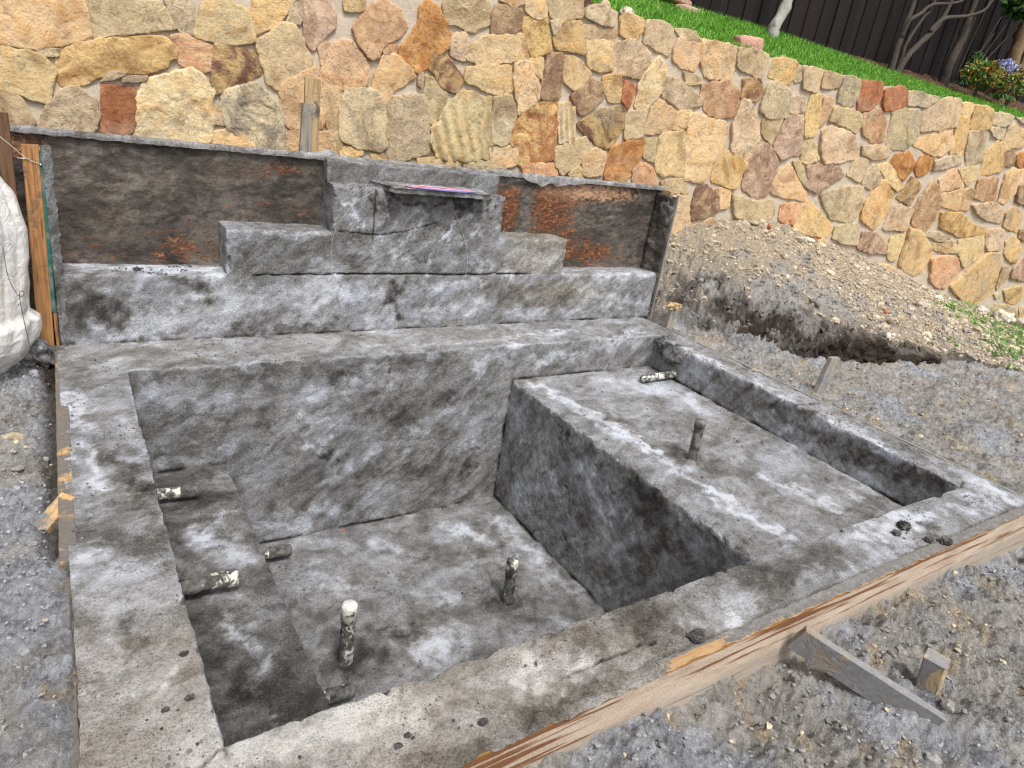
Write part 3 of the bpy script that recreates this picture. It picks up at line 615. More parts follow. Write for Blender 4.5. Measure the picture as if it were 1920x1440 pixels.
# ---------------------------------------------------------------- plywood back form
def osb():
    s = NT('muddy_strand_board', .7, .35); bare = s.attr('bare'); 
    nzv=s.n('ShaderNodeTexNoise'); s.l(s.pos,nzv.inputs['Vector']); nzv.inputs['Scale'].default_value=9; sv=s.n('ShaderNodeVectorMath',operation='SCALE'); s.l(nzv.outputs['Color'],sv.inputs[0]); sv.inputs['Scale'].default_value=.16
    def dv(v):
        a_=s.n('ShaderNodeVectorMath',operation='ADD'); s.l(v,a_.inputs[0]); s.l(sv.outputs[0],a_.inputs[1]); return a_.outputs[0]
    fl = s.voro(46, dv(s.vec(((1,0,.25),(-.25,0,1),Y),(.45,1.9,1))), out='Color')
    fl2 = s.voro(80, dv(s.vec(((1,0,-.5),(.5,0,1),Y),(.4,1.7,1))), out='Color')
    sp = s.n('ShaderNodeSeparateColor'); s.l(fl,sp.inputs[0]); sp2 = s.n('ShaderNodeSeparateColor'); s.l(fl2,sp2.inputs[0])
    f = s.math('MULTIPLY_ADD', sp.outputs[0], .55, s.math('MULTIPLY',sp2.outputs[1],.45))
    woodc = s.ramp(f,[(.15,(.05,.022,.013)),(.45,(.12,.045,.02)),(.75,(.21,.078,.030)),(.95,(.42,.20,.085))])
    drywood = s.ramp(f,[(.15,(.25,.13,.07)),(.6,(.45,.26,.15)),(.92,(.58,.42,.29))])
    woodc = s.mix(s.attr('drywood'),woodc,drywood)
    n = s.noise(6,8,.68,.8,s.vec(((1,0,.15),(-.15,0,1),Y),(.7,1.3,1))); nf = s.noise(28,8,.76,.5,s.vec(((1,0,.15),(-.15,0,1),Y),(.8,1.2,1)))
    mud = s.ramp(s.math('MULTIPLY_ADD',nf,.6,s.math('MULTIPLY',n,.5)),[(.33,(.030,.026,.023)),(.5,(.082,.069,.058)),(.61,(.17,.155,.138)),(.74,(.36,.345,.33))])
    mask = s.math('ADD', bare, s.math('MULTIPLY_ADD', s.math('SUBTRACT',n,.5), 1.1, s.math('MULTIPLY',s.math('SUBTRACT',nf,.5),1.9)))
    m = s.rmap(mask,.31,.43,0,1)
    sm_=s.noise(2.2,5,.55,.6); mud=s.mix(1.,mud,s.ramp(sm_,[(.36,(.42,.40,.40)),(.52,(.95,.92,.88)),(.66,(1.35,1.32,1.28))]),'MULTIPLY')
    c = s.mix(m,mud,woodc)
    s.bump([(n,.55,.012),(nf,.95,.010),(s.noise(170,5,.7),.9,.004),(f,.35,.002)])
    return s.out(c, s.rmap(m,0,1,.8,.55))
MO = osb()
def panel_mesh(name, o, u, v, parent=None, h=.012, off=(0,1,0), th=.018, label=None, cat=None, bare=.0, origin=None):
    o,u,v,off = (np.array(q,float) for q in (o,u,v,off)); nu=int(np.linalg.norm(u)/h)+2; nv=int(np.linalg.norm(v)/h)+2
    a=np.linspace(0,1,nu)[:,None,None]; b=np.linspace(0,1,nv)[None,:,None]; P=(o+a*u+b*v).reshape(-1,3)
    wav = fbm(P*np.array([1,1,2.2]),7,5,.62); edgef = np.minimum.reduce([np.repeat(a.ravel(),nv)*np.linalg.norm(u),(1-np.repeat(a.ravel(),nv))*np.linalg.norm(u),np.tile(b.ravel(),nu)*np.linalg.norm(v),(1-np.tile(b.ravel(),nu))*np.linalg.norm(v)])
    br = np.full(len(P),bare); dw = np.zeros(len(P))
    for (x,z,rx,rz,s_) in BARE:
        br += s_*np.exp(-(((P[:,0]-x)/rx)**2+((P[:,2]-z)/rz)**2)**1.3)
    for (x,z,rx,rz,s_) in DRYW:
        dw += s_*np.exp(-(((P[:,0]-x)/rx)**2+((P[:,2]-z)/rz)**2)**1.3)
    thick = np.clip(.5-br*1.4,0.05,1)*(.45+.7*wav+.45*fbm(P*np.array([1,1,1.6]),20,4,.65))*.020*np.clip(edgef/.02,0.1,1)
    n = len(P); Pf = P-off*thick[:,None]; Pb = P+off*th
    bnd = list(range(0,nv))+[i*nv+nv-1 for i in range(1,nu)]+[(nu-1)*nv+j for j in range(nv-2,-1,-1)]+[i*nv for i in range(nu-2,0,-1)]
    V = np.concatenate([Pf,Pb]); F=[tuple(int(x) for x in q) for q in grid(nu,nv)]+[(n,n+nv-1,n+nu*nv-1,n+(nu-1)*nv)]
    k=len(bnd)
    for i in range(k):
        F.append((bnd[i],bnd[(i+1)%k],n+bnd[(i+1)%k],n+bnd[i]))
    ob = mesh(name, V, F, MO, parent, {'bare':np.concatenate([br,br]),'drywood':np.clip(np.concatenate([dw,dw]),0,1)}, origin=origin)
    if label and cat: tag(ob,label,cat)
    return ob
BARE = [(1.05,.98,.30,.05,.22),(1.3,1.03,.12,.05,.2),(.9,.5,.5,.09,.12),(.55,.47,.5,.07,.10),(1.3,.73,.25,.06,.08),(.15,.75,.12,.1,.1),(-.05,1.03,.10,.09,.5),(.1,.85,.4,.12,-.10),(.5,.72,.6,.06,-.12),
        (2.93,.85,.14,.18,.5),(3.38,.90,.26,.20,.50),(3.75,1.02,.5,.08,.40),(3.4,.62,.3,.16,.2),(3.75,.55,.3,.14,.25),(4.0,.5,.2,.1,.2),(3.55,.5,.3,.05,.2),(3.11,.9,.05,.3,-.5),(3.85,.80,.35,.10,-.20),(2.95,1.07,.28,.035,-.7),(.5,1.0,.45,.08,-.12)]
DRYW = [(3.75,1.03,.6,.08,1.),(3.9,.9,.3,.1,.5),(-.05,1.05,.12,.1,.3)]
pn = panel_mesh('plywood_form', (-.42,D1+.004,.02),(4.93,0,0),(0,0,HP-.02), None,.012,(0,1,0),.018,'long upright strand board behind the stepped block, smeared with dark mortar','form panel',.13, origin=(2.,D1,0))
# crumbs of mortar on the panel's top edge are part of it
V=[];nx=520
for i in range(nx):
    x=-.42+4.93*i/(nx-1)
    for yy,zo in ((-.030,-.030),(-.032,-.012),(-.026,.001),(-.008,.004),(.010,.003),(.023,-.001),(.024,-.02)): V.append((x,D1+.004+yy,HP+zo))
V=np.array(V); e_=fbm(V,15,4,.6)
bmp = .03*np.exp(-((V[:,0]-1.55)/.06)**2)+.022*np.exp(-((V[:,0]-2.86)/.07)**2)
rw=np.tile(np.arange(7),nx); V[:,2]+=e_*.004+bmp*((rw>1)&(rw<6))*(rw!=2)*.9; V[:,2]+=np.where(rw==0,-np.clip(fbm(V,3.5,3,.5)+.25,0,1)*.075*sstep(2.8,2.9,V[:,0])*sstep(3.7,3.2,V[:,0]),0); V[:,1]+=e_*.004
mesh('mortar_smear', V, grid(nx,7), MC_top, pn, {'dry':V[:,0]*0+.38+e_*.3,'warm':V[:,0]*0+.3}, origin=np.array((2.,D1,0)))
# right end return form
rt = empty('plywood_form', (4.46,.12,.4), 'short dark strand board closing the right end of the raised wall', 'form panel')
panel_mesh('panel', (XE-.002,.225,-.05),(0,-.235,0),(0,0,1.11),rt,.012,(1,0,0),.014,bare=-.15)
board('batten',(XE+.024,-.004,-.05),(XE+.024,-.004,1.075),(.018,0,0),(0,.022,0),W_right,None,None,rt,nl=20)
board('brace',(XE+.05,.20,1.09),(XE+.05,.16,.60),(0,.20,0),(.02,0,0),W_tan,None,None,rt,nl=8)
crust('mortar_smear',(XE-.004,.06,.93),(.010,.075,.12),.02,MC_side,rt,14,.0)
# concrete return left
lf = empty('plywood_form', (-.02,.1,.5), 'orange stud with green strip and mortar crust at the left end of the raised wall', 'form panel')
board('stud',(-.048,-.018,-.02),(-.018,-.018,1.055),(.07,0,0),(0,.036,0),W_orange,None,None,lf,nl=30)
s = NT('green_board',.6,.3); s.bump([(s.noise(90,4,.6),.5,.003)]); MG = s.out(s.mix(s.rmap(s.noise(14,5,.6),.45,.62,0,.9),(.02,.13,.10),(.16,.2,.18)))
board('strip',(-.000,-.014,.2),(.026,-.014,1.03),(.022,0,0),(0,.034,0),MG,None,None,lf,nl=30)
V=[];F=[]
nz=110;ny=9
P=[]
for i in range(nz):
    z=.0+1.06*i/(nz-1)
    for j in range(ny):
        t=j/(ny-1); P.append((.020+.006*(i/nz)+.040*t, -.040+.03*t**1.5, z))
P=np.array(P); n_=fbm(P,22,4,.65); P[:,0]+=n_*.008*sstep(0,.02,P[:,0]-.02); P[:,1]+=n_*.009
mesh('mortar_crust',P,grid(nz,ny),MC_top,lf,{'dry':.25+n_*.3,'warm':n_*0+.1})
board('side_panel',(.004,.10,-.05),(.012,.10,1.02),(0,.25,0),(.016,0,0),W_orange,None,None,lf,nl=10)
nail_m = NT('bright_metal',.35,.5); nail_m.b.inputs['Metallic'].default_value=.8; nail_m = nail_m.out((.6,.6,.55))
V,F = tube([(.018,-.028,.965),(.018,-.034,.965)],.005,10); mesh('nail',V,F,nail_m,lf)
V,F = tube([(-.01,-.034,.99),(-.075,-.05,.992)],.0022,6); mesh('nail',V,F,nail_m,lf)
board('wooden_post',(-.135,-.005,-.1),(-.118,.015,1.19),(.055,0,0),(0,.036,0),W_brown,'dark brown post standing left of the orange stud in front of the strand board','post',nl=20)
# stakes behind the form
board('wooden_stake',(1.375,.285,0),(1.42,.285,1.40),(.066,0,0),(0,.036,0),W_grey,'short grey weathered stake behind the strand board, in front of a taller tan board','stake',nl=16)
board('wooden_board',(1.465,.335,0),(1.462,.335,1.545),(.095,0,0),(0,.03,0),W_tan,'tall tan board end behind the strand board and the grey stake','board',nl=16)
# ---------------------------------------------------------------- scupper slab with colour fringe
sc = empty('stone_slab', (2.2,0,.98), 'thin grey slab jutting from the top of the stepped block like a spillway', 'slab')
nu,nv=90,26; P=[]
for i in range(nu):
    for j in range(nv):
        u=i/(nu-1);v=j/(nv-1); fx=1.80+.74*u+ (v-1)*-.0; y=-.10+.225*v
        x=(1.79+.09*(1-v))+( (2.60-.02*(1-v)) - (1.79+.09*(1-v)))*u
        P.append((x,y,.985+.006*v))
P=np.array(P); Pt=P.copy(); Pt[:,2]+=fbm(P,18,4,.6)*.003; edge_j=np.stack([fbm(P+3,20,3)*.004,fbm(P+9,20,3)*.005],1); Pt[:,:2]+=edge_j; Pb=Pt.copy(); Pb[:,2]-=.030+np.abs(fbm(P+5,14,3))*.006
n=len(P); bnd=[j for j in range(nv)]+[i*nv+nv-1 for i in range(1,nu)]+[(nu-1)*nv+j for j in range(nv-2,-1,-1)]+[i*nv for i in range(nu-2,0,-1)]
F=[tuple(int(q) for q in f) for f in grid(nu,nv)]+[tuple(int(q)+n for q in f[::-1]) for f in grid(nu,nv)]+[(bnd[(i+1)%len(bnd)],bnd[i],n+bnd[i],n+bnd[(i+1)%len(bnd)]) for i in range(len(bnd))]
n2=np.concatenate([fbm(P,12,4)]*2)
mesh('slab',np.concatenate([Pt,Pb]),F,MC_top,sc,{'dry':n2*.4+np.concatenate([np.full(n,.3),np.full(n,-.1)]),'warm':n2*0})  # underside painted darker to stand for the slab's shaded side
s = NT('patchy_strip_colour',.45,.4); vx=s.vec((X,Y,Z),(1,1,1)); sx=s.n('ShaderNodeSeparateXYZ'); s.l(s.pos,sx.inputs[0])
t = s.math('MULTIPLY_ADD', s.math('SUBTRACT',s.noise(9,4,.6),.5), .05, sx.outputs[1])
cc = s.ramp(s.rmap(t,-.085,.05),[(0,(.16,.16,.45)),(.22,(.30,.26,.70)),(.36,(.72,.50,.66)),(.5,(.66,.10,.20)),(.68,(.68,.10,.18)),(.82,(.60,.54,.70)),(1,(.5,.52,.62))])  # red, pink and blue bands across the strip
cc = s.mix(s.rmap(s.noise(30,6,.7),.50,.58,0,.95),cc,(.16,.16,.16)); MF=s.out(cc)
P=[];
for i in range(60):
    for j in range(8):
        u=i/59;v=j/7; hw=.078*math.sin(math.pi*min(1,max(0,u)))**.45+.002
        P.append((1.98+.50*u,-.018-.035*u+(v-.5)*2*hw,.9905+.006*((-.018-.035*u+(v-.5)*2*hw+.10)/.225)))
P=np.array(P); P[:,1]+=fbm(P,20,3)*.008; P[:,2]+=fbm(P,18,4,.6)*.001
mesh('colour_strip',P,grid(60,8),MF,sc)['label']='patchy strip of red, pink and blue on the slab'
# ---------------------------------------------------------------- pipes
def pvc(name, cover, tint=(.74,.72,.66)):
    s = NT(name,.45,.4); n1=s.noise(16,5,.6,.6); n2=s.noise(60,4,.6)
    f = s.rmap(s.math('MULTIPLY_ADD',n2,.25,n1), cover+.05, cover+.12,0,1)
    c = s.mix(f, s.mix(s.rmap(s.noise(28,5,.65),.36,.62),(.020,.019,.018),(.15,.145,.135)), s.mix(s.rmap(n2,.35,.6),tuple(q*.6 for q in tint),tint))
    s.bump([(s.math('SUBTRACT',1.,f),.7,.004),(n2,.3,.002)]); return s.out(c, s.rmap(f,0,1,.85,.4))
M1 = pvc('muddy_white_pipe',.60); M1c = pvc('white_pipe_cap',.42); M2 = pvc('mud_covered_pipe',.72,(.62,.60,.5)); M3=pvc('pipe_half_clean',.56,(.70,.68,.58)); M4=pvc('grey_dusty_pipe',.9)
s = NT('dusty_grey_pipe',.8,.3); s.bump([(s.noise(60,5,.6),.6,.004)]); M5 = s.out(s.mix(s.rmap(s.noise(22,5,.6),.4,.6),(.055,.053,.05),(.19,.182,.165)))
def pipe(p0,p1,r,mat,label,capf=.72,capmat=None,crust_r=.004,capcol=None):
    p0=np.array(p0,float);p1=np.array(p1,float); e=empty('water_pipe',tuple(p0),label,'pipe','capped pipes cast into the spa'); L=p1-p0
    a=[p0+L*t for t in np.linspace(0,capf+.05,26)]; V,F=tube(a,[r*(.92)]*26,28,False); V=np.array([v[:] for v in V]); n_=fbm(V,28,3,.6)
    ax=L/np.linalg.norm(L); rad=V-(p0+((V-p0)@ax)[:,None]*ax); V=V+rad/np.linalg.norm(rad,axis=1)[:,None]*np.clip(n_,-.2,1)[:,None]*crust_r
    mesh('tube',V,F,mat,e)
    ts=[capf,capf+.005,1-.06,1-.02,1.,1.]; rs=[.93,1.0,1.0,.97,.86,.02]; V,F=tube([p0+L*t+ax*(.004 if i==5 else 0) for i,t in enumerate(ts)],[r*q*1.04 for q in rs],28,True)
    V=np.array([v[:] for v in V]); V+=fbm(V,30,3)[:,None]*.0012
    mesh('cap',V,F,capmat or mat,e); return e
pipe((1.15,-1.59,ZF-.03),(1.152,-1.588,-.905),.041,M1,'upright white pipe with a clean white cap on the basin floor, next to the bench',.74,M1c)
pipe((2.217,-1.53,ZF-.03),(2.205,-1.53,-.955),.036,M2,'upright mud covered pipe in the middle of the basin floor',.66,M3)
pipe((3.24,-1.81,ZL-.02),(3.222,-1.81,-.008),.033,M5,'upright grey dusty pipe on the shallow ledge',.84,M5)
pipe((XR+.03,-.748,-.222),(3.775,-.74,-.238),.030,M1,'whitish pipe lying out of the right wall over the shallow ledge',.68,M1,.003)
pipe((X1-.03,-.775,-.565),(.575,-.795,-.575),.034,M3,'dark pipe with a pale shiny stripe over the bench, nearer the back wall',.70,M4,.004)
pipe((X1-.03,-1.585,-.555),(.605,-1.60,-.560),.038,M2,'lumpy mud covered pipe with a cream speckled end over the middle of the bench',.66,M3,.009)
pipe((XB-.03,-.645,-1.195),(1.115,-.660,-1.205),.036,M3,'short pipe out of the bench base in the back corner of the basin floor',.62,M2,.004)
pipe((XB-.03,-1.865,-1.175),(1.085,-1.872,-1.185),.036,M3,'short pipe out of the bench base, half hidden by the near rim',.62,M2,.004)
# ---------------------------------------------------------------- stone wall
WS = .05
def wy(x): return .9-WS*np.asarray(x)
WN = np.array([-WS,-1,0]); WN/=np.linalg.norm(WN)
PAL = {'c':(.64,.49,.29),'C':(.68,.55,.36),'k':(.56,.43,.26),'t':(.64,.46,.28),'y':(.61,.44,.22),'Y':(.64,.45,.20),'g':(.47,.385,.26),'G':(.55,.455,.29),
       'o':(.60,.35,.19),'O':(.43,.19,.06),'r':(.36,.14,.065),'n':(.46,.27,.15),'b':(.30,.19,.115),'m':(.52,.36,.17),'M':(.60,.51,.34),'p':(.39,.26,.18),'P':(.55,.40,.26),'w':(.24,.13,.09),'z':(.58,.50,.30),'Z':(.55,.47,.31),'R':(.44,.20,.085)}
# second colour and amount of veining per kind
VEIN = {'m':((.16,.08,.06),1.),'Y':((.36,.22,.09),1.),'M':((.28,.25,.19),1.),'R':((.60,.42,.18),1.),'w':((.48,.36,.22),.8),'O':((.52,.30,.12),.8),'b':((.42,.30,.18),.9),'p':((.50,.37,.27),.9),'P':((.56,.44,.32),.8),'G':((.33,.28,.19),.8),'g':((.52,.43,.28),.8),'n':((.52,.38,.23),.7),'o':((.58,.42,.27),.8),'k':((.38,.30,.2),.7),'r':((.42,.2,.1),.6)}
def stone_wall():
    polys=[]
    for ln in STONES.split('\n'):
        k,*r=ln.split(); polys.append((k,np.array([[float(q)/1000 for q in t.split(',')] for t in r])))
    tr=[p for _,p in polys]; cen=[p.mean(0) for p in tr]
    boxes=[(p[:,0].min(),p[:,0].max(),p[:,1].min(),p[:,1].max()) for p in tr]
    def inside(q,pad):
        for p,b in zip(tr,boxes):
            if b[0]<q[0]<b[1] and b[2]<q[1]<b[3]:
                c_=False; j_=len(p)-1
                for i_ in range(len(p)):
                    if (p[i_,1]>q[1])!=(p[j_,1]>q[1]) and q[0]<(p[j_,0]-p[i_,0])*(q[1]-p[i_,1])/(p[j_,1]-p[i_,1])+p[i_,0]: c_=not c_
                    j_=i_
                if c_: return True
        return False
    # the rest of the wall, beyond the frame and behind the form: same masonry, laid by rule
    rs=np.random.RandomState(4); x=-4.5
    cx,cz=.31,.288; nx=int(24/cx); nz=11
    G=np.zeros((nx+1,nz+1,2))
    for i in range(nx+1):
        for j in range(nz+1):
            G[i,j]=(-4.5+i*cx+rs.uniform(-.08,.08)+(.15 if j%2 else 0), -.80+j*cz+rs.uniform(-.07,.07))
            if j==nz: G[i,j,1]=2.36
    for i in range(nx):
        for j in range(nz):
            q=np.array([G[i,j],G[i+1,j],G[i+1,j+1],G[i,j+1]]); c=q.mean(0)
            if any(inside(a,.0) for a in list(q)+[c]+[(c+a)/2 for a in q]+[(q[a]+q[(a+1)%4])/2 for a in range(4)]): continue
            if any(q[:,0].min()<pc[0]<q[:,0].max() and q[:,1].min()<pc[1]<q[:,1].max() for pc in cen): continue
            if q[:,0].min()>13.5 and q[:,1].max()<-.6: continue
            polys.append((rs.choice(list('cCktykgGnopPrtcyk')), c+(q-c)*.90))
    Vs=[];Fs=[];T1=[];T2=[];TV=[];K=[];off=0
    NB=44
    for idx,(k,p) in enumerate(polys):
        # orientation ccw
        a=0
        for i in range(len(p)): a+=p[i,0]*p[(i+1)%len(p),1]-p[(i+1)%len(p),0]*p[i,1]
        if a<0: p=p[::-1]
        # round corners (one chaikin pass, mild)
        q=[]
        for i in range(len(p)):
            A,B=p[i],p[(i+1)%len(p)]; q+= [A*.93+B*.07, A*.07+B*.93]
        p=np.array(q); L=np.linalg.norm(np.roll(p,-1,0)-p,axis=1); cum=np.concatenate([[0],np.cumsum(L)]); per=cum[-1]
        size=math.sqrt(abs(a)/2)
        NB_=int(np.clip(per/.018,26,110))
        t=np.linspace(0,per,NB_,endpoint=False); B=[]
        for tt in t:
            i=min(np.searchsorted(cum,tt,'right')-1,len(p)-1); B.append(p[i]+(np.roll(p,-1,0)[i]-p[i])*((tt-cum[i])/max(L[i],1e-9)))
        B=np.array(B); c=B.mean(0)
        B3=np.stack([B[:,0],B[:,1],np.full(NB_,idx*.37)],1); jit=fbm(B3,9,5,.7)*.017*min(1,size/.25)
        d=B-c; d/=np.linalg.norm(d,axis=1)[:,None]; B=B+d*(jit[:,None]+.024*min(1,size/.16))
        rings=[(1.0,-.3),(1.0,.62),(.992,.86),(.972,.99),(.92,1.02),(.83,1.03),(.72,1.04),(.58,1.05),(.42,1.06),(.26,1.06),(.12,1.06)]
        H=.018+.008*RS.rand()
        if k in 'zZRCM': rings=rings[:4]+[(q,1.03) for q in np.linspace(.94,.04,24)]
        base=off; hh=[];pp=[]
        for f_,h_ in rings: pp.append(c+(B-c)*f_); hh.append(np.full(NB_,h_*H))
        pp.append(c[None]); hh.append(np.array([1.06*H])); pp=np.concatenate(pp); hh=np.concatenate(hh)
        Q=np.stack([pp[:,0],pp[:,1],np.full(len(pp),idx*1.7)],1)
        amp={'C':1.3,'M':1.6,'g':1.2,'P':1.3,'p':1.3,'w':1.6,'b':1.3,'c':.8,'t':.7,'G':1.1}.get(k,1.)
        rel=fbm(Q,3.5,5,.58)*.007*amp+np.clip(fbm(Q+40,6,3),.02,.2)*.022*amp*(1 if k in 'CMPpwbgc' else .4)
        if k in 'zZ':
            fr=23 if k=='z' else 40
            ph=(pp[:,0]+.10*pp[:,1]+.05*np.sin(pp[:,1]*5.))*fr+fbm(Q,3,2)*.5
            rel+=np.sin(ph*2*math.pi/2.2)*.011
        hh=hh+np.maximum(rel,-.008)*np.clip(hh/H*2-1,0,1)
        tilt=RS.uniform(-.05,.05,2); hh=hh+((pp-c)@tilt)*np.clip(hh/H,0,1)
        W=np.stack([pp[:,0],wy(pp[:,0]),pp[:,1]],1)+WN*hh[:,None]
        Vs.append(W); nr=len(rings)
        for r in range(nr-1):
            i=np.arange(NB_); Fs.append(np.stack([base+r*NB_+i,base+r*NB_+(i+1)%NB_,base+(r+1)*NB_+(i+1)%NB_,base+(r+1)*NB_+i],1))
        i=np.arange(NB_); last=base+(nr-1)*NB_; Fs.append(np.stack([last+i,last+(i+1)%NB_,np.full(NB_,base+nr*NB_),np.full(NB_,base+nr*NB_)],1))
        off+=len(W)
        col_=np.array(PAL[k])*1.05*(1+RS.uniform(-.12,.10))*(1+RS.uniform(-.04,.04,3)); c2,am=VEIN.get(k,(tuple(col_*np.array([.84,.68,.50])),.70))
        T1.append(np.repeat(col_[None],len(W),0)); T2.append(np.repeat(np.array(c2)[None],len(W),0)); TV.append(np.full(len(W),am)); K.append(np.full(len(W),idx*.731))
    V=np.concatenate(Vs); quads=[];tris=[]
    F=np.concatenate(Fs); 
    Fl=[tuple(int(x) for x in f) if f[2]!=f[3] else (int(f[0]),int(f[1]),int(f[2])) for f in F]
    return V,Fl,np.concatenate(T1),np.concatenate(T2),np.concatenate(TV),np.concatenate(K)
V,F,T1,T2,TV,K = stone_wall()
s = NT('field_stone',.85,.25)
off_=s.attr('seed'); cb=s.n('ShaderNodeCombineXYZ'); s.l(s.math('MULTIPLY',off_,3.1),cb.inputs[0]); s.l(s.math('MULTIPLY',off_,7.7),cb.inputs[1]); s.l(off_,cb.inputs[2])
va=s.n('ShaderNodeVectorMath',operation='ADD'); s.l(s.pos,va.inputs[0]); s.l(cb.outputs[0],va.inputs[1]); pv=va.outputs[0]
n1=s.noise(4.2,7,.6,1.6,pv); n2=s.noise(15,7,.65,.8,pv); n3=s.noise(60,5,.65,.2,pv); cr=s.voro(6,pv,'DISTANCE_TO_EDGE'); 
ter0=s.noise(3.2,5,.55,1.2,pv)
f=s.math('MULTIPLY', s.rmap(s.math('MULTIPLY_ADD',n2,.35,n1),.62,.78,0,1), s.attr('vein'))
c=s.mix(f,s.attr('tint','Color'),s.attr('tint2','Color'))
c=s.mix(1.,c,s.ramp(n1,[(.3,(.80,.78,.76)),(.5,(1,1,1)),(.7,(1.1,1.08,1.04))]),'MULTIPLY')
c=s.mix(1.,c,s.ramp(n2,[(.30,(.55,.50,.45)),(.42,(.96,.94,.92)),(.7,(1.16,1.15,1.12))]),'MULTIPLY')
c=s.mix(1.,c,s.ramp(ter0,[(.36,(.72,.66,.60)),(.47,(1,1,1)),(.62,(1.08,1.06,1.02))]),'MULTIPLY')
grs_=s.math('FRACT',s.math('MULTIPLY',off_,7.31)); c=s.mix(s.math('MULTIPLY',s.rmap(n3,.34,.46,.9,0),s.math('POWER',grs_,1.5)),c,(.17,.115,.07))
gs=s.rmap(s.noise(1.6,5,.6,.5),.56,.66,0,.35); c=s.mix(gs,c,(.33,.30,.24))
crack=s.noise(9,3,.5,3.5,pv); ck=s.math('ABSOLUTE',s.math('SUBTRACT',crack,.5)); ckf=s.rmap(ck,0,.006,1,0); ckm=s.math('MULTIPLY',ckf,s.rmap(s.noise(3.,2,.5,0,pv),.5,.56,0,1))
c=s.mix(s.math('MULTIPLY',ckm,.8),c,(.08,.055,.04))
hsv=s.n('ShaderNodeHueSaturation'); hsv.inputs['Saturation'].default_value=.98; s.l(c,hsv.inputs['Color']); c=hsv.outputs[0]
ter=s.math('SNAP',s.math('MULTIPLY_ADD',n2,.25,ter0),.045)
s.bump([(n1,.7,.02),(ter,.75,.05),(n2,.8,.013),(n3,.8,.006),(s.math('SUBTRACT',1.,ckm),.8,.006)])
MS=s.out(c)
wl = empty('stone_retaining_wall',(3,.75,.8),'tall tan and rust field stone retaining wall with pale mortar joints behind the spa','stone wall')
mesh('stone_facing',V,F,MS,wl,{'tint':T1,'tint2':T2,'vein':TV,'seed':K})
s=NT('mortar',.9,.2); a=s.noise(9,6,.6,.3); b=s.noise(90,5,.65); c=s.mix(a,(.44,.37,.285),(.57,.49,.39)); c=s.mix(s.rmap(b,.3,.45,.5,0),c,(.17,.14,.11)); s.bump([(a,.6,.02),(s.noise(30,5,.6),.7,.008),(b,.6,.003)]); MM=s.out(c)
xs=np.arange(-4.6,20.01,.03); zs=np.concatenate([np.arange(-1.,2.36,.03),[2.362]]); P=np.stack(np.meshgrid(xs,zs,indexing='ij'),-1).reshape(-1,2)
P3=np.stack([P[:,0],wy(P[:,0]),P[:,1]],1); e_=fbm(P3,7,4,.6); P3+=WN*(.001+e_*.007)[:,None]
tp=P[:,1]>2.33; P3[tp,2]+=fbm(P3[tp],6,4,.6)*.02-.01
nu,nv=len(xs),len(zs)
top=P3.reshape(nu,nv,3)[:,-1]; bk=top+np.array([0,.35,0]); bk2=bk.copy(); bk2[:,2]=-1
V=np.concatenate([P3,top,bk,bk,bk2]); n0=len(P3); F=np.concatenate([grid(nu,nv),np.stack([n0+np.arange(nu-1),n0+1+np.arange(nu-1),n0+nu+1+np.arange(nu-1),n0+nu+np.arange(nu-1)],1),np.stack([n0+2*nu+np.arange(nu-1),n0+2*nu+1+np.arange(nu-1),n0+3*nu+1+np.arange(nu-1),n0+3*nu+np.arange(nu-1)],1)])
mesh('mortar_bed',V,F,MM,wl)
# loose stones on the wall top
def rock(name, C, rad, colr, label, cat='stone', seed=0, amp=.25, blocky=.0, mat=None, rot=0, group=None):
    V0,F0=ICO3; U=V0.copy()
    if blocky: U=np.sign(U)*np.abs(U)**(1-blocky)
    U=U/np.maximum(1,np.abs(U).max(1))[:,None] if blocky else U
    n_=fbm(V0+seed*5.1,1.6,5,.55); U=U*(1+amp*n_[:,None]); U=U*np.array(rad); c_,s__=math.cos(rot),math.sin(rot); U[:,:2]=np.stack([U[:,0]*c_-U[:,1]*s__,U[:,0]*s__+U[:,1]*c_],1)
    o=mesh(name,U+np.array(C),F0,MS,None,{'tint':np.repeat(np.array([colr]),len(U),0),'tint2':np.repeat(np.array([colr])*.6,len(U),0),'vein':np.full(len(U),.5),'seed':np.full(len(U),seed*1.3)},origin=C)
    return tag(o,label,cat,group)
rock('brick',(5.78,.80,2.42),(.16,.08,.085),(.60,.34,.27),'loose pinkish brick lying on top of the stone wall at the lawn edge','brick',1,.08,.55,rot=-.1)
rock('loose_stone',(5.02,.80,2.385),(.07,.05,.04),(.50,.36,.24),'small pointed tan stone lying on the wall top near the left end of the lawn','stone',2)
rock('loose_stone',(6.22,.72,2.37),(.09,.06,.035),(.55,.42,.26),'low tan stone on the wall top just right of the loose brick','stone',3)
rock('loose_stone',(4.22,.80,2.42),(.06,.06,.045),(.62,.55,.46),'whitish stone on the wall top where mulch meets the lawn','stone',4)
rock('loose_stone',(3.98,.80,2.43),(.045,.04,.04),(.58,.46,.30),'small round cream stone in the mulch above the wall','stone',5)
rock('loose_stone',(3.72,.85,2.44),(.05,.04,.03),(.52,.33,.20),'reddish tan stone in the mulch at the top edge above the wall','stone',6)
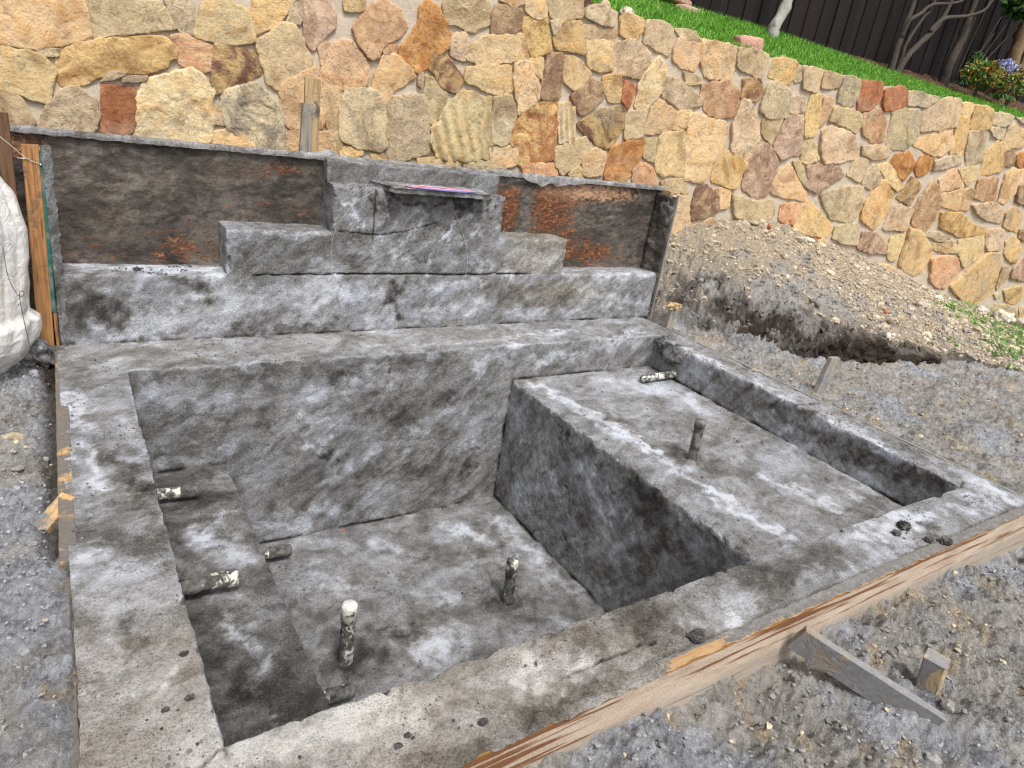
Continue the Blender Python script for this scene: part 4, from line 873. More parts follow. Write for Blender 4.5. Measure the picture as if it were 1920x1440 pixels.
# ---------------------------------------------------------------- bank, lawn, mulch, fence
def fy(x): return 2.5-WS*np.asarray(x)
def bank_z(x,y):
    y0=wy(x)+.12; t=(y-y0)/(fy(x)-y0); return 2.36+.50*np.clip(t,0,3)
xs=np.concatenate([np.arange(-5,2.5,.2),np.arange(2.5,14,.04),np.arange(14,24,.3)]); ts=np.concatenate([np.linspace(-.06,1.1,34),[1.5,3,8,20]])
P=np.array([(x,(wy(x)+.12)+(fy(x)-wy(x)-.12)*t,0) for x in xs for t in ts],float); P[:,2]=bank_z(P[:,0],P[:,1])+fbm(P,5,4,.6)*.025-.005
xx=P[:,0]; tt=(P[:,1]-(wy(xx)+.12))/(fy(xx)-wy(xx)-.12)
def lawn_mask(x,t):
    lo=np.interp(x,[3.6,4.1,4.5,5],[.9,.35,.08,-.1]); hi=np.interp(x,[3.5,7.5,8.3,9.2,10.5,13],[1.05,.98,.86,.66,.42,.30])
    return (t>lo)&(t<hi)&(x>3.3)
s=NT('mulch',.95,.1); a=s.noise(60,5,.7); b=s.voro(75,out='Color'); sp=s.n('ShaderNodeSeparateColor'); s.l(b,sp.inputs[0]); mul=s.ramp(s.math('MULTIPLY_ADD',sp.outputs[0],.6,s.math('MULTIPLY',a,.5)),[(.2,(.02,.011,.008)),(.6,(.075,.04,.027)),(.95,(.24,.16,.11))])
c=s.mix(s.attr('lawn'),mul,s.mix(s.noise(40,4,.6),(.05,.12,.015),(.10,.22,.03))); s.bump([(a,.9,.02)]); MB=s.out(c)
bk_o=mesh('upper_bank',P,grid(len(xs),len(ts)),MB,None,{'lawn':lawn_mask(xx,tt).astype(float)}); tag(bk_o,kind='structure')
def blades(n, sampler, h, wdt, lean=.5):
    P=sampler(n); n=len(P); th=RS.uniform(0,6.28,n); hh=h*RS.uniform(.5,1.25,n); ww=wdt*RS.uniform(.6,1.3,n)
    d=np.stack([np.cos(th),np.sin(th),0*th],1); l=np.stack([RS.normal(0,lean,n),RS.normal(0,lean,n),0*th],1)
    a=P-d*ww[:,None]; b=P+d*ww[:,None]; up=np.array([0,0,1.])
    m=P+(l*.35+up*.55)*hh[:,None]; t=P+(l+up*.95)*hh[:,None]
    V=np.stack([a,b,m+d*ww[:,None]*.8,m-d*ww[:,None]*.8,t],1).reshape(-1,3); i=np.arange(n)*5
    Fq=np.stack([i,i+1,i+2,i+3],1); Ft=np.stack([i+3,i+2,i+4],1)
    F=[tuple(int(q) for q in f) for f in Fq]+[tuple(int(q) for q in f) for f in Ft]
    sh=np.repeat(RS.rand(n),5); return V,F,sh
s=NT('grass_blades',.5,.3); c=s.ramp(s.attr('shade'),[(0,(.03,.12,.01)),(.4,(.10,.31,.02)),(.75,(.19,.46,.04)),(.95,(.32,.50,.10)),(1,(.48,.45,.22))]); 
s.b.inputs['Subsurface Weight'].default_value=0; MGz=s.out(c)
def samp(n):
    x=RS.uniform(3.4,13.2,n); t=RS.uniform(-.06,1.05,n); k=lawn_mask(x+RS.normal(0,.05,n),t+RS.normal(0,.03,n)); x,t=x[k],t[k]
    y=(wy(x)+.12)+(fy(x)-wy(x)-.12)*t; P=np.stack([x,y,0*x],1); P[:,2]=bank_z(x,y)-.005; return P
V,F,sh=blades(95000,samp,.062,.0030,.45)
g_=mesh('lawn_grass',V,F,MGz,None,{'shade':sh},smooth=False); tag(g_,'bright green lawn strip on the bank above the stone wall','grass',kind='stuff')
# fence
s=NT('dark_fence_wood',.7,.3); v=s.vec((Z,X,Y),(1.,16,16)); g=s.noise(2.5,6,.65,.6,v); br=s.attr('board')
c=s.ramp(s.math('MULTIPLY_ADD',br,.35,g),[(.35,(.003,.0016,.0016)),(.6,(.0065,.0038,.0036)),(.9,(.014,.0085,.0075))]); st=s.noise(3,4,.6,.2,s.vec((Z,X,Y),(.35,30,30))); c=s.mix(s.rmap(st,.67,.74,0,.4),c,(.05,.032,.026)); s.bump([(g,.4,.004)]); MFn=s.out(c)
fe=empty('wooden_fence',(8,2.1,2.85),'tall dark brown board fence behind the lawn','fence')
L=[];bb=[]
x=1.5;k=0
while x<19:
    wd=.138+random.uniform(-.004,.004); y=float(fy(x))+(.016 if k%2 else 0)+random.uniform(-.003,.003); z0=2.78+random.uniform(-.02,.02)
    Vb=[(x,y,z0),(x+wd,y-WS*wd,z0),(x+wd,y-WS*wd,4.9),(x,y,4.9),(x,y+.018,z0),(x+wd,y-WS*wd+.018,z0),(x+wd,y-WS*wd+.018,4.9),(x,y+.018,4.9)]
    L.append((Vb,[(0,1,2,3),(5,4,7,6),(4,0,3,7),(1,5,6,2),(3,2,6,7),(4,5,1,0)])); bb+=[random.random()]*8
    x+=wd-.004; k+=1
V,F=join(L); mesh('board_panel',V,F,MFn,fe,{'board':bb},smooth=False)
L=[]
for zz in (3.1,4.0,4.7):
    L.append(([(1.5,fy(1.5)+.035,zz),(19,fy(19)+.035,zz),(19,fy(19)+.035,zz+.09),(1.5,fy(1.5)+.035,zz+.09),(1.5,fy(1.5)+.07,zz),(19,fy(19)+.07,zz),(19,fy(19)+.07,zz+.09),(1.5,fy(1.5)+.07,zz+.09)],[(0,1,2,3),(5,4,7,6),(3,2,6,7),(4,5,1,0)]))
for Vr,Fr in L: mesh('rail',Vr,Fr,MFn,fe,{'board':[.4]*8},smooth=False)
# ---------------------------------------------------------------- trees
def bark(name,a,b):
    s=NT(name,.9,.2); v=s.vec((Z,X,Y),(6,30,30)); n=s.noise(1.2,6,.65,.8,v); n2=s.noise(9,5,.6,.3); c=s.mix(s.math('MULTIPLY_ADD',n2,.6,s.math('MULTIPLY',n,.4)),a,b); c=s.mix(s.rmap(n2,.6,.7,0,.8),c,tuple(q*.3 for q in a)); s.bump([(n,.8,.01),(n2,.6,.02)]); return s.out(c)
BK1=bark('pale_bark',(.26,.24,.21),(.50,.48,.43)); BK2=bark('grey_brown_bark',(.035,.03,.025),(.11,.092,.075)); BK3=bark('tan_bark',(.13,.09,.05),(.30,.21,.12))
s=NT('dark_leaves',.5,.3); LF=s.out(s.ramp(s.attr('shade'),[(0,(.012,.04,.01)),(.6,(.03,.085,.02)),(1,(.08,.15,.035))]))
def leafcloud(C,rad,n,sz,flat=1.):
    P=RS.normal(size=(n,3)); P/=np.linalg.norm(P,axis=1)[:,None]; P*=RS.uniform(.3,1,(n,1))**.6; P*=1+.3*fbm(P+C[0],2.,3)[:,None]
    P=P*np.array(rad)+np.array(C); k=fbm(P,4.,2)>-.25; P=P[k]; n=len(P)
    a=RS.normal(size=(n,3)); a/=np.linalg.norm(a,axis=1)[:,None]; b=np.cross(a,RS.normal(size=(n,3))); b/=np.linalg.norm(b,axis=1)[:,None]; s_=sz*RS.uniform(.6,1.4,(n,1))
    V=np.stack([P-a*s_,P+b*s_*.42,P+a*s_,P-b*s_*.42],1).reshape(-1,3); F=(np.arange(n)*4)[:,None]+np.arange(4); return V,F,np.repeat(RS.rand(n),4)
def smooth_path(pts,k=5):
    pts=[np.array(p,float) for p in pts]; out=[]
    for i in range(len(pts)-1):
        p0=pts[max(i-1,0)];p1=pts[i];p2=pts[i+1];p3=pts[min(i+2,len(pts)-1)]
        for j in range(k):
            t=j/k; out.append(.5*((2*p1)+(-p0+p2)*t+(2*p0-5*p1+4*p2-p3)*t*t+(-p0+3*p1-3*p2+p3)*t**3))
    return out+[pts[-1]]
def stems(lst,seg=10):
    parts=[]
    for pts,r0,r1 in lst:
        q=smooth_path(pts); n=len(q); V,F=tube(q,[r0+(r1-r0)*i/(n-1) for i in range(n)],seg); V=np.array([v[:] for v in V]); V+=np.stack([fbm(V+a,9,2) for a in (0,5,9)],1)*r0*.18; parts.append((list(V),F))
    V,F=join(parts); return np.array(V),F
def tree(base,label,lst,mat,crown,cr_r,n,name='tree',group=None):
    e=empty(name,base,label,'tree',group); V,F=stems(lst); mesh('trunk',V,F,mat,e)
    Vs=[];Fs=[];Sh=[];o=0
    for c_,r_ in crown:
        V,F,sh=leafcloud(c_,r_,n,.055); Vs.append(V);Fs.append(F+o);Sh.append(sh);o+=len(V)
    mesh('crown',np.concatenate(Vs),np.concatenate(Fs),LF,e,{'shade':np.concatenate(Sh)},smooth=False); return e
tree((7.2,1.74,2.6),'slim pale grey trunk in front of the dark fence, left of the other trees',[([(7.20,1.75,2.55),(7.21,1.74,2.70),(7.215,1.739,2.843),(7.29,1.735,3.023),(7.32,1.734,3.244),(7.31,1.735,3.454),(7.36,1.75,4.1),(7.3,1.8,4.8)],.078,.04),([(7.3,1.735,3.15),(7.5,1.7,3.5),(7.9,1.75,4.3)],.03,.015)],BK1,[((7.4,1.9,5.3),(.9,.8,.7))],.9,2600)
tree((9.75,1.70,2.6),'multi stemmed grey brown tree with arching branches against the dark fence',[
 ([(9.72,1.715,2.6),(9.731,1.713,2.741),(9.704,1.715,2.987),(9.715,1.714,3.228),(9.749,1.713,3.6),(9.77,1.711,3.85),(9.7,1.8,4.8)],.055,.022),
 ([(9.78,1.66,2.6),(9.818,1.659,2.729),(9.903,1.655,2.935),(10.072,1.646,3.126),(10.35,1.63,3.42),(10.45,1.626,3.706),(10.46,1.627,3.924),(10.5,1.7,4.8)],.052,.02),
 ([(10.20,1.63,3.30),(10.353,1.60,3.481),(10.598,1.57,3.551),(10.946,1.553,3.64),(11.238,1.538,3.78),(11.5,1.6,4.1)],.030,.014),
 ([(9.70,1.70,3.15),(9.722,1.664,3.356),(9.897,1.655,3.469),(10.093,1.645,3.613),(10.656,1.617,3.751),(11.2,1.6,4.1)],.030,.012),
 ([(9.82,1.70,2.7),(9.873,1.706,2.915),(9.874,1.706,3.113),(10.061,1.697,3.468),(10.171,1.691,3.629),(10.2,1.7,4.5)],.030,.014)],BK2,[((9.9,1.9,5.4),(1.1,.8,.7)),((10.9,1.8,5.2),(.8,.7,.6))],1,2200)
tree((11.1,1.69,2.6),'single grey brown trunk behind the garden bed, right of the multi stemmed tree',[([(11.1,1.69,2.55),(11.094,1.695,2.82),(11.093,1.695,3.083),(11.16,1.692,3.325),(11.163,1.692,3.648),(11.15,1.692,3.868),(11.1,1.7,4.9)],.075,.04)],BK2,[((11.4,1.8,5.4),(1.,.8,.7))],1,2200)
tree((12.6,1.57,2.7),'tan trunk at the right edge behind the flowering plants with dark leaves above',[([(12.62,1.56,2.6),(12.586,1.571,3.301),(12.565,1.572,3.594),(12.546,1.573,3.917),(12.444,1.578,4.25),(12.4,1.6,5)],.11,.06),([(12.70,1.5,2.7),(12.80,1.5,3.4),(12.95,1.5,4.2)],.06,.04)],BK3,[((11.95,1.40,3.95),(.38,.22,.20)),((12.4,1.6,5.3),(1.,.8,.6))],1,1500)

def leafmat(name,stops,rough=.5):
    s=NT(name,rough,.3); return s.out(s.ramp(s.attr('shade'),stops))
L1=leafmat('yellow_green_leaves',[(0,(.02,.07,.01)),(.4,(.07,.16,.02)),(.7,(.20,.22,.03)),(.88,(.38,.19,.03)),(1,(.45,.11,.02))])
L2=leafmat('green_strap_leaves',[(0,(.015,.06,.015)),(.6,(.05,.15,.04)),(1,(.16,.26,.12))]); L3=leafmat('blue_petals',[(0,(.20,.22,.42)),(1,(.5,.52,.8))])
L4=leafmat('bright_leaf',[(0,(.3,.45,.05)),(1,(.3,.45,.05))])
def shrub(C,rad,n,sz,mat,label,name='shrub',stem=True):
    e=empty(name,(C[0],C[1],C[2]-rad[2]),label,'shrub'); V,F,sh=leafcloud(C,rad,n,sz); mesh('foliage',V,F,mat,e,{'shade':sh},smooth=False)
    V,F=stems([([(C[0]+random.uniform(-.05,.05),C[1],C[2]-rad[2]-.1),(C[0]+random.uniform(-.1,.1),C[1],C[2]),(C[0]+random.uniform(-.3,.3),C[1]+random.uniform(-.1,.1),C[2]+rad[2]*.7)],.010,.004) for _ in range(5)],6); mesh('stem',V,F,BK2,e); return e
shrub((11.0,1.15,2.90),(.36,.26,.20),1500,.030,L1,'round shrub with green, yellow and orange leaves in the garden bed')
shrub((11.75,1.05,2.86),(.26,.2,.22),900,.028,L1,'yellowish shrub at the right edge of the garden bed, lower right of the blue flowers')
shrub((11.05,1.35,3.12),(.10,.10,.10),160,.035,L2,'small green tuft behind and above the yellow and orange shrub')
e=empty('flowering_plant',(11.62,1.18,2.8),'plant with pale blue violet flower heads beside the yellow shrub','plant')
V,F,sh=leafcloud((11.70,1.19,3.10),(.20,.14,.10),650,.022); mesh('flower',V,F,L3,e,{'shade':sh},smooth=False)
V,F=stems([([(11.6+.05*i,1.18,2.75),(11.6+.06*i,1.18,3.0)],.007,.004) for i in range(4)],6); mesh('stem',V,F,BK2,e)
def strap(C,n,L_,label):
    V=[];F=[]
    for _ in range(n):
        th=RS.uniform(0,6.28); d=np.array([math.cos(th),math.sin(th),0]); sd_=np.array([-d[1],d[0],0])*.009; l=L_*RS.uniform(.6,1.1); o=len(V)
        for i in range(7):
            t=i/6; p=np.array(C)+d*l*.75*t**1.2+np.array([0,0,1])*(l*(1.1*t-1.05*t*t)); wv=sd_*(1-t*.9); V+= [p-wv,p+wv]
        for i in range(6): F.append((o+2*i,o+2*i+1,o+2*i+3,o+2*i+2))
    ob=mesh('strap_leaf_plant',V,F,L2,None,{'shade':RS.rand(len(V))},smooth=False,origin=C); return tag(ob,label,'plant')
strap((11.15,.90,2.60),70,.30,'clump of arching green strap leaves at the front of the garden bed')
strap((10.75,1.25,2.72),40,.20,'low tuft of dark green strap leaves left of the yellow and orange shrub')
e=empty('bare_shrub',(11.0,1.45,2.8),'bare shrub of thin straight pale twigs in front of the dark fence','shrub')
V,F=stems([([a,b],.007,.004) for a,b in [((10.915,1.454,2.8),(11.084,1.446,3.9)),((11.086,1.446,2.8),(11.50,1.427,3.72)),((10.829,1.459,2.8),(10.88,1.456,3.6)),((11.35,1.427,3.0),(12.1,1.398,3.8)),((11.02,1.449,2.8),(11.47,1.429,3.5)),((11.248,1.438,2.9),(11.694,1.415,3.69))]],6); mesh('twigs',V,F,BK2,e)
V=[(7.32,1.63,3.03),(7.37,1.62,3.05),(7.42,1.63,3.04),(7.37,1.64,3.02)]
rock('flagstone',(5.72,2.06,2.86),(.34,.16,.035),(.56,.36,.26),'pinkish flat stone on the lawn at the foot of the fence, upper of two','stone',7,.08,.5)
rock('flagstone',(5.98,1.96,2.79),(.17,.10,.04),(.50,.38,.27),'small tan flat stone on the lawn below the pinkish flat stone','stone',8,.08,.5)

# ---------------------------------------------------------------- ground
NE=([4.30,4.75,5.03,5.34,5.81,6.43,7.23,7.68,8.2,9.0,9.6],[.12,-.22,-.55,-.98,-1.24,-1.40,-1.39,-1.70,-1.88,-1.98,-1.9])
FT=([4.30,4.75,5.03,5.28,5.6,6.1,6.7,7.2,7.6,8.0,9.0,9.6],[.12,-.22,-.55,-.84,-.84,-.80,-.97,-1.24,-1.60,-1.80,-1.96,-1.88])
MCt=np.array([(4.2,.68,.42),(4.8,.64,.56),(5.15,.64,.64),(5.45,.63,.74),(5.8,.6,.80),(6.35,.58,.85),(6.9,.56,.80),(7.74,.5,.62),(8.7,.46,.40),(9.8,.41,.15),(11.1,.35,-.10),(12.6,.27,-.45),(15,.2,-.5),(18,0,-.5),
 (4.45,.12,.03),(4.75,-.15,.03),(5.03,-.30,.02),(5.32,-.45,.04),(6.1,-.74,.05),(6.7,-.93,.03),(7.2,-1.2,-.03),(7.6,-1.55,-.08),(8.2,-1.72,-.13),(9,-1.87,-.2),(10,-1.8,-.3),(11,-1.2,-.34),(13,-1,-.42),(9.2,-1.1,-.16),(10,-.7,-.22),(8.4,-.9,.02),
 (5.2,.15,.40),(5.8,0.0,.47),(6.4,-.1,.43),(5.6,.35,.66),(6.3,.3,.68),(7,.05,.42),(7.7,-.3,.17),(12,-4,-.3),(6,-8,-.3),(16,-6,-.5),(4.5,.4,.22)])
def rbf(Q,C=MCt):
    A=np.linalg.norm(C[:,None,:2]-C[None,:,:2],axis=2); n=len(C); B=np.ones((n+3,n+3)); B[:n,:n]=A; B[:n,n+1:]=C[:,:2]; B[n:,:n]=B[:n,n:].T; B[n:,n:]=0
    w_=np.linalg.solve(B,np.concatenate([C[:,2],[0,0,0]])); out=np.zeros(len(Q))
    for i in range(0,len(Q),20000):
        q=Q[i:i+20000]; out[i:i+20000]=np.linalg.norm(q[:,None,:2]-C[None,:,:2],axis=2)@w_[:n]+w_[n]+q[:,:2]@w_[n+1:]
    return out
def xs_(*segs):
    o=[]
    for a,b,h in segs: o.append(np.arange(a,b,h))
    return np.concatenate(o)
gx=xs_((-30,-4,1.5),(-4,-1,.15),(-1,-.5,.03),(-.5,.30,.0105),(.30,1.0,.018),(1.,4.4,.0125),(4.4,6.4,.0155),(6.4,9.5,.024),(9.5,14,.07),(14,60,1.5))
gy=xs_((-40,-6,1.5),(-6,-4.3,.08),(-4.3,-3.15,.0105),(-3.15,-1.9,.014),(-1.9,.35,.0155),(.35,1.0,.03))
P=np.stack(np.meshgrid(gx,gy,indexing='ij'),-1).reshape(-1,2); P=np.hstack([P,np.zeros((len(P),1))])
x,y=P[:,0],P[:,1]
ne=np.interp(x,*NE); ft=np.interp(x,*FT)
J=fbm(P,2.2,3,.5)*.07+fbm(P+7,12,3,.6)*.008
front=sstep(-3.05,-3.25,y); left=sstep(.05,-.05,x); right=sstep(4.35,4.5,x)
low=fbm(P,1.3,3,.5); mid=fbm(P+9,5,4,.55); hi=fbm(P+17,17,4,.62); vhi=fbm(P+29,48,3,.6)
# clods: ridged cells
def cells(P,s):
    Q=np.floor(P[:,:2]*s); best=np.full(len(P),9.); 
    for dx in (-1,0,1):
        for dy in (-1,0,1):
            c=Q+np.array([dx,dy]); h=np.sin(c[:,0]*127.1+c[:,1]*311.7)*43758.5453; h2=np.sin(c[:,0]*269.5+c[:,1]*183.3)*43758.5453
            f1=h-np.floor(h); f2=h2-np.floor(h2); r=.35+.65*((f1*7.3+f2*3.1)%1)
            d=np.hypot(P[:,0]*s-(c[:,0]+f1),P[:,1]*s-(c[:,1]+f2))/r; best=np.minimum(best,d)
    return np.sqrt(np.clip(1-best**2,0,1))
bil=np.abs(fbm(P+33,11,5,.62)); bil2=np.abs(fbm(P+66,27,4,.65))
near=(x>-1.2)&(x<9.6)&(y>-4.5)
cl=np.zeros(len(P)); cl2=np.zeros(len(P)); PN=P[near]+np.stack([hi[near]*.01,vhi[near]*.01,0*hi[near]],1)
cl[near]=cells(PN,17); cl2[near]=cells(PN+3.3,38)
zl=-.075+.030*low+.020*mid+.014*hi+.008*vhi+.012*cl+.008*cl2+.034*(.35-bil)+.018*(.35-bil2)
zl-=.05*np.exp(-((x+.035)/.035)**2)*(y>-2.0)*(.6+.6*mid)          # dark gap beside the left board
zl+=.045*sstep(-1.9,-2.3,y)
rg_=sstep(-.25,.3,fbm(P+71,2.6,3,.55)+.35*np.exp(-((y+3.36)/.08)**2)); zf=np.interp(x,[0,1.14,1.65,2.0,2.26,2.6,3.5,4.3,5.],[-.185,-.19,-.20,-.245,-.225,-.195,-.225,-.31,-.29])+.03*low+.028*mid+.015*hi+.007*vhi+(.006+.020*rg_)*cl+(.004+.010*rg_)*cl2+(.010+.030*rg_)*(.35-bil)+(.004+.014*rg_)*(.35-bil2)-.055*sstep(-3.6,-4.4,y)
zf-=.055*np.exp(-((x-2.02)/.20)**2-((y+3.40)/.13)**2)              # scour hollow beside the brace
zf+=.018*np.sin((y*1.0+.25*x+.1*mid)*34)*sstep(2.6,3.2,x)*sstep(-3.25,-3.45,y)*.6
zr=-.055+.035*low+.03*mid+.014*hi+.006*vhi+.012*cl*sstep(0,.3,mid)+.006*cl2+.022*(.3-bil)+.013*(.3-bil2)-.06*sstep(5.0,9,x)
zr+=.075*np.exp(-((x-4.98)/.22)**2-((y+.78)/.22)**2)*(1+hi)        # heap by the trench
zr-=.05*sstep(.10,0,np.abs(x-4.43))*.7
z=zl*left+zf*front*(1-left)+zr*(1-front)*(1-left)
z=np.where((left<.5)&(x<4.5)&(front<.5),np.minimum(z,-.07),z)
far=(x<-1.2)|(y<-5)|(x>14); z=np.where(far,z*.5-.1,z)
rb=rbf(P); mx=x>4.30
lump=np.zeros(len(P)); lump=(fbm(P+40,4.5,5,.6)*.06+cl*.022+cl2*.014+.05*(.3-np.abs(fbm(P+44,13,4,.6))))
wet=sstep(6.2,5.3,x+(y+.2)*.9+J*2)                                   # lumpy dark left flank
zm=rb+lump*(.55+.9*wet)+wet*np.abs(fbm(P+50,7,4,.6))*.09-.02
zm-=.10*np.exp(-((x-5.75)/.30)**2-((y-.25-.08*np.sin(x*9))/.07)**2)
ym=y+J
trench=mx&(ym>ne)&(ym<ft)&(x<9.6)
mound=mx&(ym>=ft)
e1=sstep(-.012,.03,ym-ne)*mx*sstep(8.6,7.8,x)*sstep(5.15,5.35,x); e2=sstep(-.04,.035,ym-ft)*mx
z=z*(1-e1)+(-.45+.05*mid)*e1; z=z*(1-e2)+zm*e2
nomound=mx&(x>9.6)&(ym<ft); z=np.where(nomound,rb*sstep(9.6,11,x)+z*(1-sstep(9.6,11,x)),z)
P[:,2]=z; cliff=mx&(np.minimum(np.abs(ym-ne),np.abs(ym-ft))<.14)&(x<10)
for _k in (0,1): P[cliff,_k]+=(fbm(P[cliff]+13*_k,9,3,.6)*.014)*np.exp(-(np.minimum(np.abs(ym-ne),np.abs(ym-ft))[cliff]/.07)**2)
# colour masks
blue=np.clip(sstep(-.2,.55,fbm(P+60,2.2,4,.6)+ (x<0)*.35 -.25*(x>4.4) + .5*np.exp(-((x-4.95)/.35)**2-((y+2.05)/.25)**2)+.35*np.exp(-((x-5.1)/.3)**2-((y+.85)/.2)**2)),0,1)
yel=np.clip(sstep(.20,.75,fbm(P+80,4.5,4,.65)-.12*(x>4.4)+.02*((y<-3.3)&(x>1.6))-.6*(x<0)+.25*np.exp(-((x-4.75)/.12)**2-((y+1.95)/.8)**2)),0,1)
ridge=sstep(-.35,.25,(z-(.60-.42*np.abs(x-6.2)*.5))*1.6+fbm(P+90,3,3)*.45)*mound
yel=np.where(mound,np.clip(ridge*1.*(1-wet*.35)+sstep(6.0,7.2,x+fbm(P+99,2,2)*.6)*.65+sstep(.1,.5,fbm(P+95,4,3))*.35*(1-wet),0,1),yel)
blue=np.where(mound,.25*wet*np.clip(.6+mid,0,1),blue)
face=((mound&(ym<ft+.05))|trench)&(x>5.2)&(x<8.4)
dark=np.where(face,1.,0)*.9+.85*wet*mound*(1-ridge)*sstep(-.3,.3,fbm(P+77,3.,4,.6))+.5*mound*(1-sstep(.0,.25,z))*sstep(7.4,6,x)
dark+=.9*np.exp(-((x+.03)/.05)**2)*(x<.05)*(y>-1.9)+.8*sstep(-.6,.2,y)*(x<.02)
grs=mx&(x>7.6)&mound&((fbm(P+70,3.2,3,.5)+sstep(8.2,9.6,x)*.5-np.clip(z+.12,0,1)*3)>.15)
dark=np.clip(dark,0,1)
gnu,gnv=len(gx),len(gy); F=grid(gnu,gnv); cx_=P[F].mean(1)
hole=(cx_[:,0]>.02)&(cx_[:,0]<XO-.005)&(cx_[:,1]>YO-.02)&(cx_[:,1]<D1)
behind=(cx_[:,1]>wy(cx_[:,0])+.12)
slope_m=mound[F].mean(1)>.5
keep=~hole&~behind
s=NT('site_soil',.95,.15); n1=s.noise(8,7,.66,.4); n2=s.noise(42,7,.74,.2); n3=s.noise(170,4,.7)
gry=s.ramp(s.math('MULTIPLY_ADD',n2,.55,s.math('MULTIPLY',n1,.5)),[(.34,(.09,.083,.074)),(.48,(.27,.255,.235)),(.62,(.43,.41,.38)),(.8,(.56,.54,.51))])
blu=s.ramp(s.math('MULTIPLY_ADD',n2,.6,s.math('MULTIPLY',n1,.45)),[(.34,(.10,.10,.106)),(.48,(.28,.285,.305)),(.62,(.46,.47,.505)),(.8,(.60,.61,.65))])
ylw=s.ramp(s.math('MULTIPLY_ADD',n2,.7,s.math('MULTIPLY',n3,.35)),[(.36,(.15,.115,.08)),(.5,(.35,.285,.20)),(.64,(.52,.44,.33)),(.8,(.66,.59,.48))])
drk=s.ramp(s.math('MULTIPLY_ADD',n2,.6,s.math('MULTIPLY',n1,.45)),[(.3,(.018,.013,.010)),(.55,(.06,.046,.036)),(.85,(.13,.105,.085))])
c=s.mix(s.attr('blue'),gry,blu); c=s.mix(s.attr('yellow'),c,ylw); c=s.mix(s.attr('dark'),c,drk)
c=s.mix(s.attr('turf'),c,s.mix(n2,(.03,.07,.01),(.10,.17,.03)))
s.bump([(n1,.7,.03),(n2,1.,.022),(n3,1.,.008)]); MSo=s.out(c)
def sub(Fs,name,**kw):
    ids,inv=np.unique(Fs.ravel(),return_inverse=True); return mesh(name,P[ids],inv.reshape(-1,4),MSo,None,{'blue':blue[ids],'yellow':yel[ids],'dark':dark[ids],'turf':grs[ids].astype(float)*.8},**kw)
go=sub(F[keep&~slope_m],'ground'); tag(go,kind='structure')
mo=sub(F[keep&slope_m],'dirt_pile'); tag(mo,'large heap of grey and yellow excavated soil and rubble against the stone wall','dirt pile')
def hz(qx,qy):
    i=np.clip(np.searchsorted(gx,qx)-1,0,gnu-2); j=np.clip(np.searchsorted(gy,qy)-1,0,gnv-2); return P[:,2].reshape(gnu,gnv)[i,j], yel.reshape(gnu,gnv)[i,j], blue.reshape(gnu,gnv)[i,j], mound.reshape(gnu,gnv)[i,j], dark.reshape(gnu,gnv)[i,j], trench.reshape(gnu,gnv)[i,j], grs.reshape(gnu,gnv)[i,j]
# freshly cut earth face below the pile
fx=np.arange(5.26,8.4,.016); fyy=np.interp(fx,*FT); J1=fbm(np.stack([fx,fyy,0*fx],1),2.2,3,.5)*.07+fbm(np.stack([fx,fyy,0*fx],1)+7,12,3,.6)*.008
yy0=fyy-J1-.030; ztop=hz(fx,yy0+.085)[0]; nzz=36; Q=[]
for i in range(len(fx)):
    for j in range(nzz):
        v_=j/(nzz-1); Q.append((fx[i],yy0[i]-.07*(1-v_)+(.06*max(0,v_-.9)*10),-.62+(ztop[i]+.012+.62)*v_))
Q=np.array(Q); nq=fbm(Q,7,5,.64); Q[:,1]+=nq*.055+.02*np.abs(fbm(Q+5,22,3,.6)); Q[:,0]+=fbm(Q+50,9,3)*.02
vq=np.tile(np.linspace(0,1,nzz),len(fx))
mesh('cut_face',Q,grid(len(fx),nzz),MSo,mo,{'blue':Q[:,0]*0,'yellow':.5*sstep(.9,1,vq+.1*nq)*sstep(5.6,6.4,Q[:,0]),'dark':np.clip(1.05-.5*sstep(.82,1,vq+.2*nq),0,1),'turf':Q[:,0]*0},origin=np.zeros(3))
s=NT('rubble_stone',.92,.2); n2=s.noise(60,5,.65); c=s.mix(1.,s.attr('tint','Color'),s.ramp(n2,[(.3,(.5,.48,.46)),(.5,(1,1,1)),(.7,(1.2,1.2,1.2))]),'MULTIPLY'); s.bump([(n2,.9,.006),(s.noise(18,4,.6),.6,.01)]); MR=s.out(c)
def scatter(n,bx,by,smin,smax,pw=2.2,base=ICO1,rule=None,sink=.25):
    qx=RS.uniform(*bx,n); qy=RS.uniform(*by,n); zz,ye,bl,mo_,dk,tr,gr=hz(qx,qy)
    k=~tr&(qy<wy(qx)-.03)&~((qx>-.045)&(qx<XO+.03)&(qy>YO-.05)&(qy<D1+.05))
    if rule is not None: k&=rule(qx,qy,ye,bl,mo_,dk)
    qx,qy,zz,ye,bl,mo_,dk=[a[k] for a in (qx,qy,zz,ye,bl,mo_,dk)]; m=len(qx)
    S=smin+(smax-smin)*RS.rand(m)**pw
    C=np.array([.25,.235,.215])*(1-bl[:,None])+np.array([.28,.285,.305])*bl[:,None]
    pk=RS.rand(m)<(.03+.45*ye+.35*mo_*ye); C=np.where(pk[:,None],np.array([.50,.42,.31])*RS.uniform(.7,1.2,(m,1)),C*RS.uniform(.75,1.2,(m,1)))
    C=np.where((dk>.5)[:,None]&~pk[:,None],C*.45,C); wt=RS.rand(m)<.07*mo_*(ye>.4); C[wt]=(.62,.56,.47); lt=RS.rand(m)<.35*mo_*(ye>.4); C[lt]=C[lt]*.45+np.array([.22,.18,.14])
    return lumps(np.stack([qx,qy,zz+S*sink],1),S,C,base)
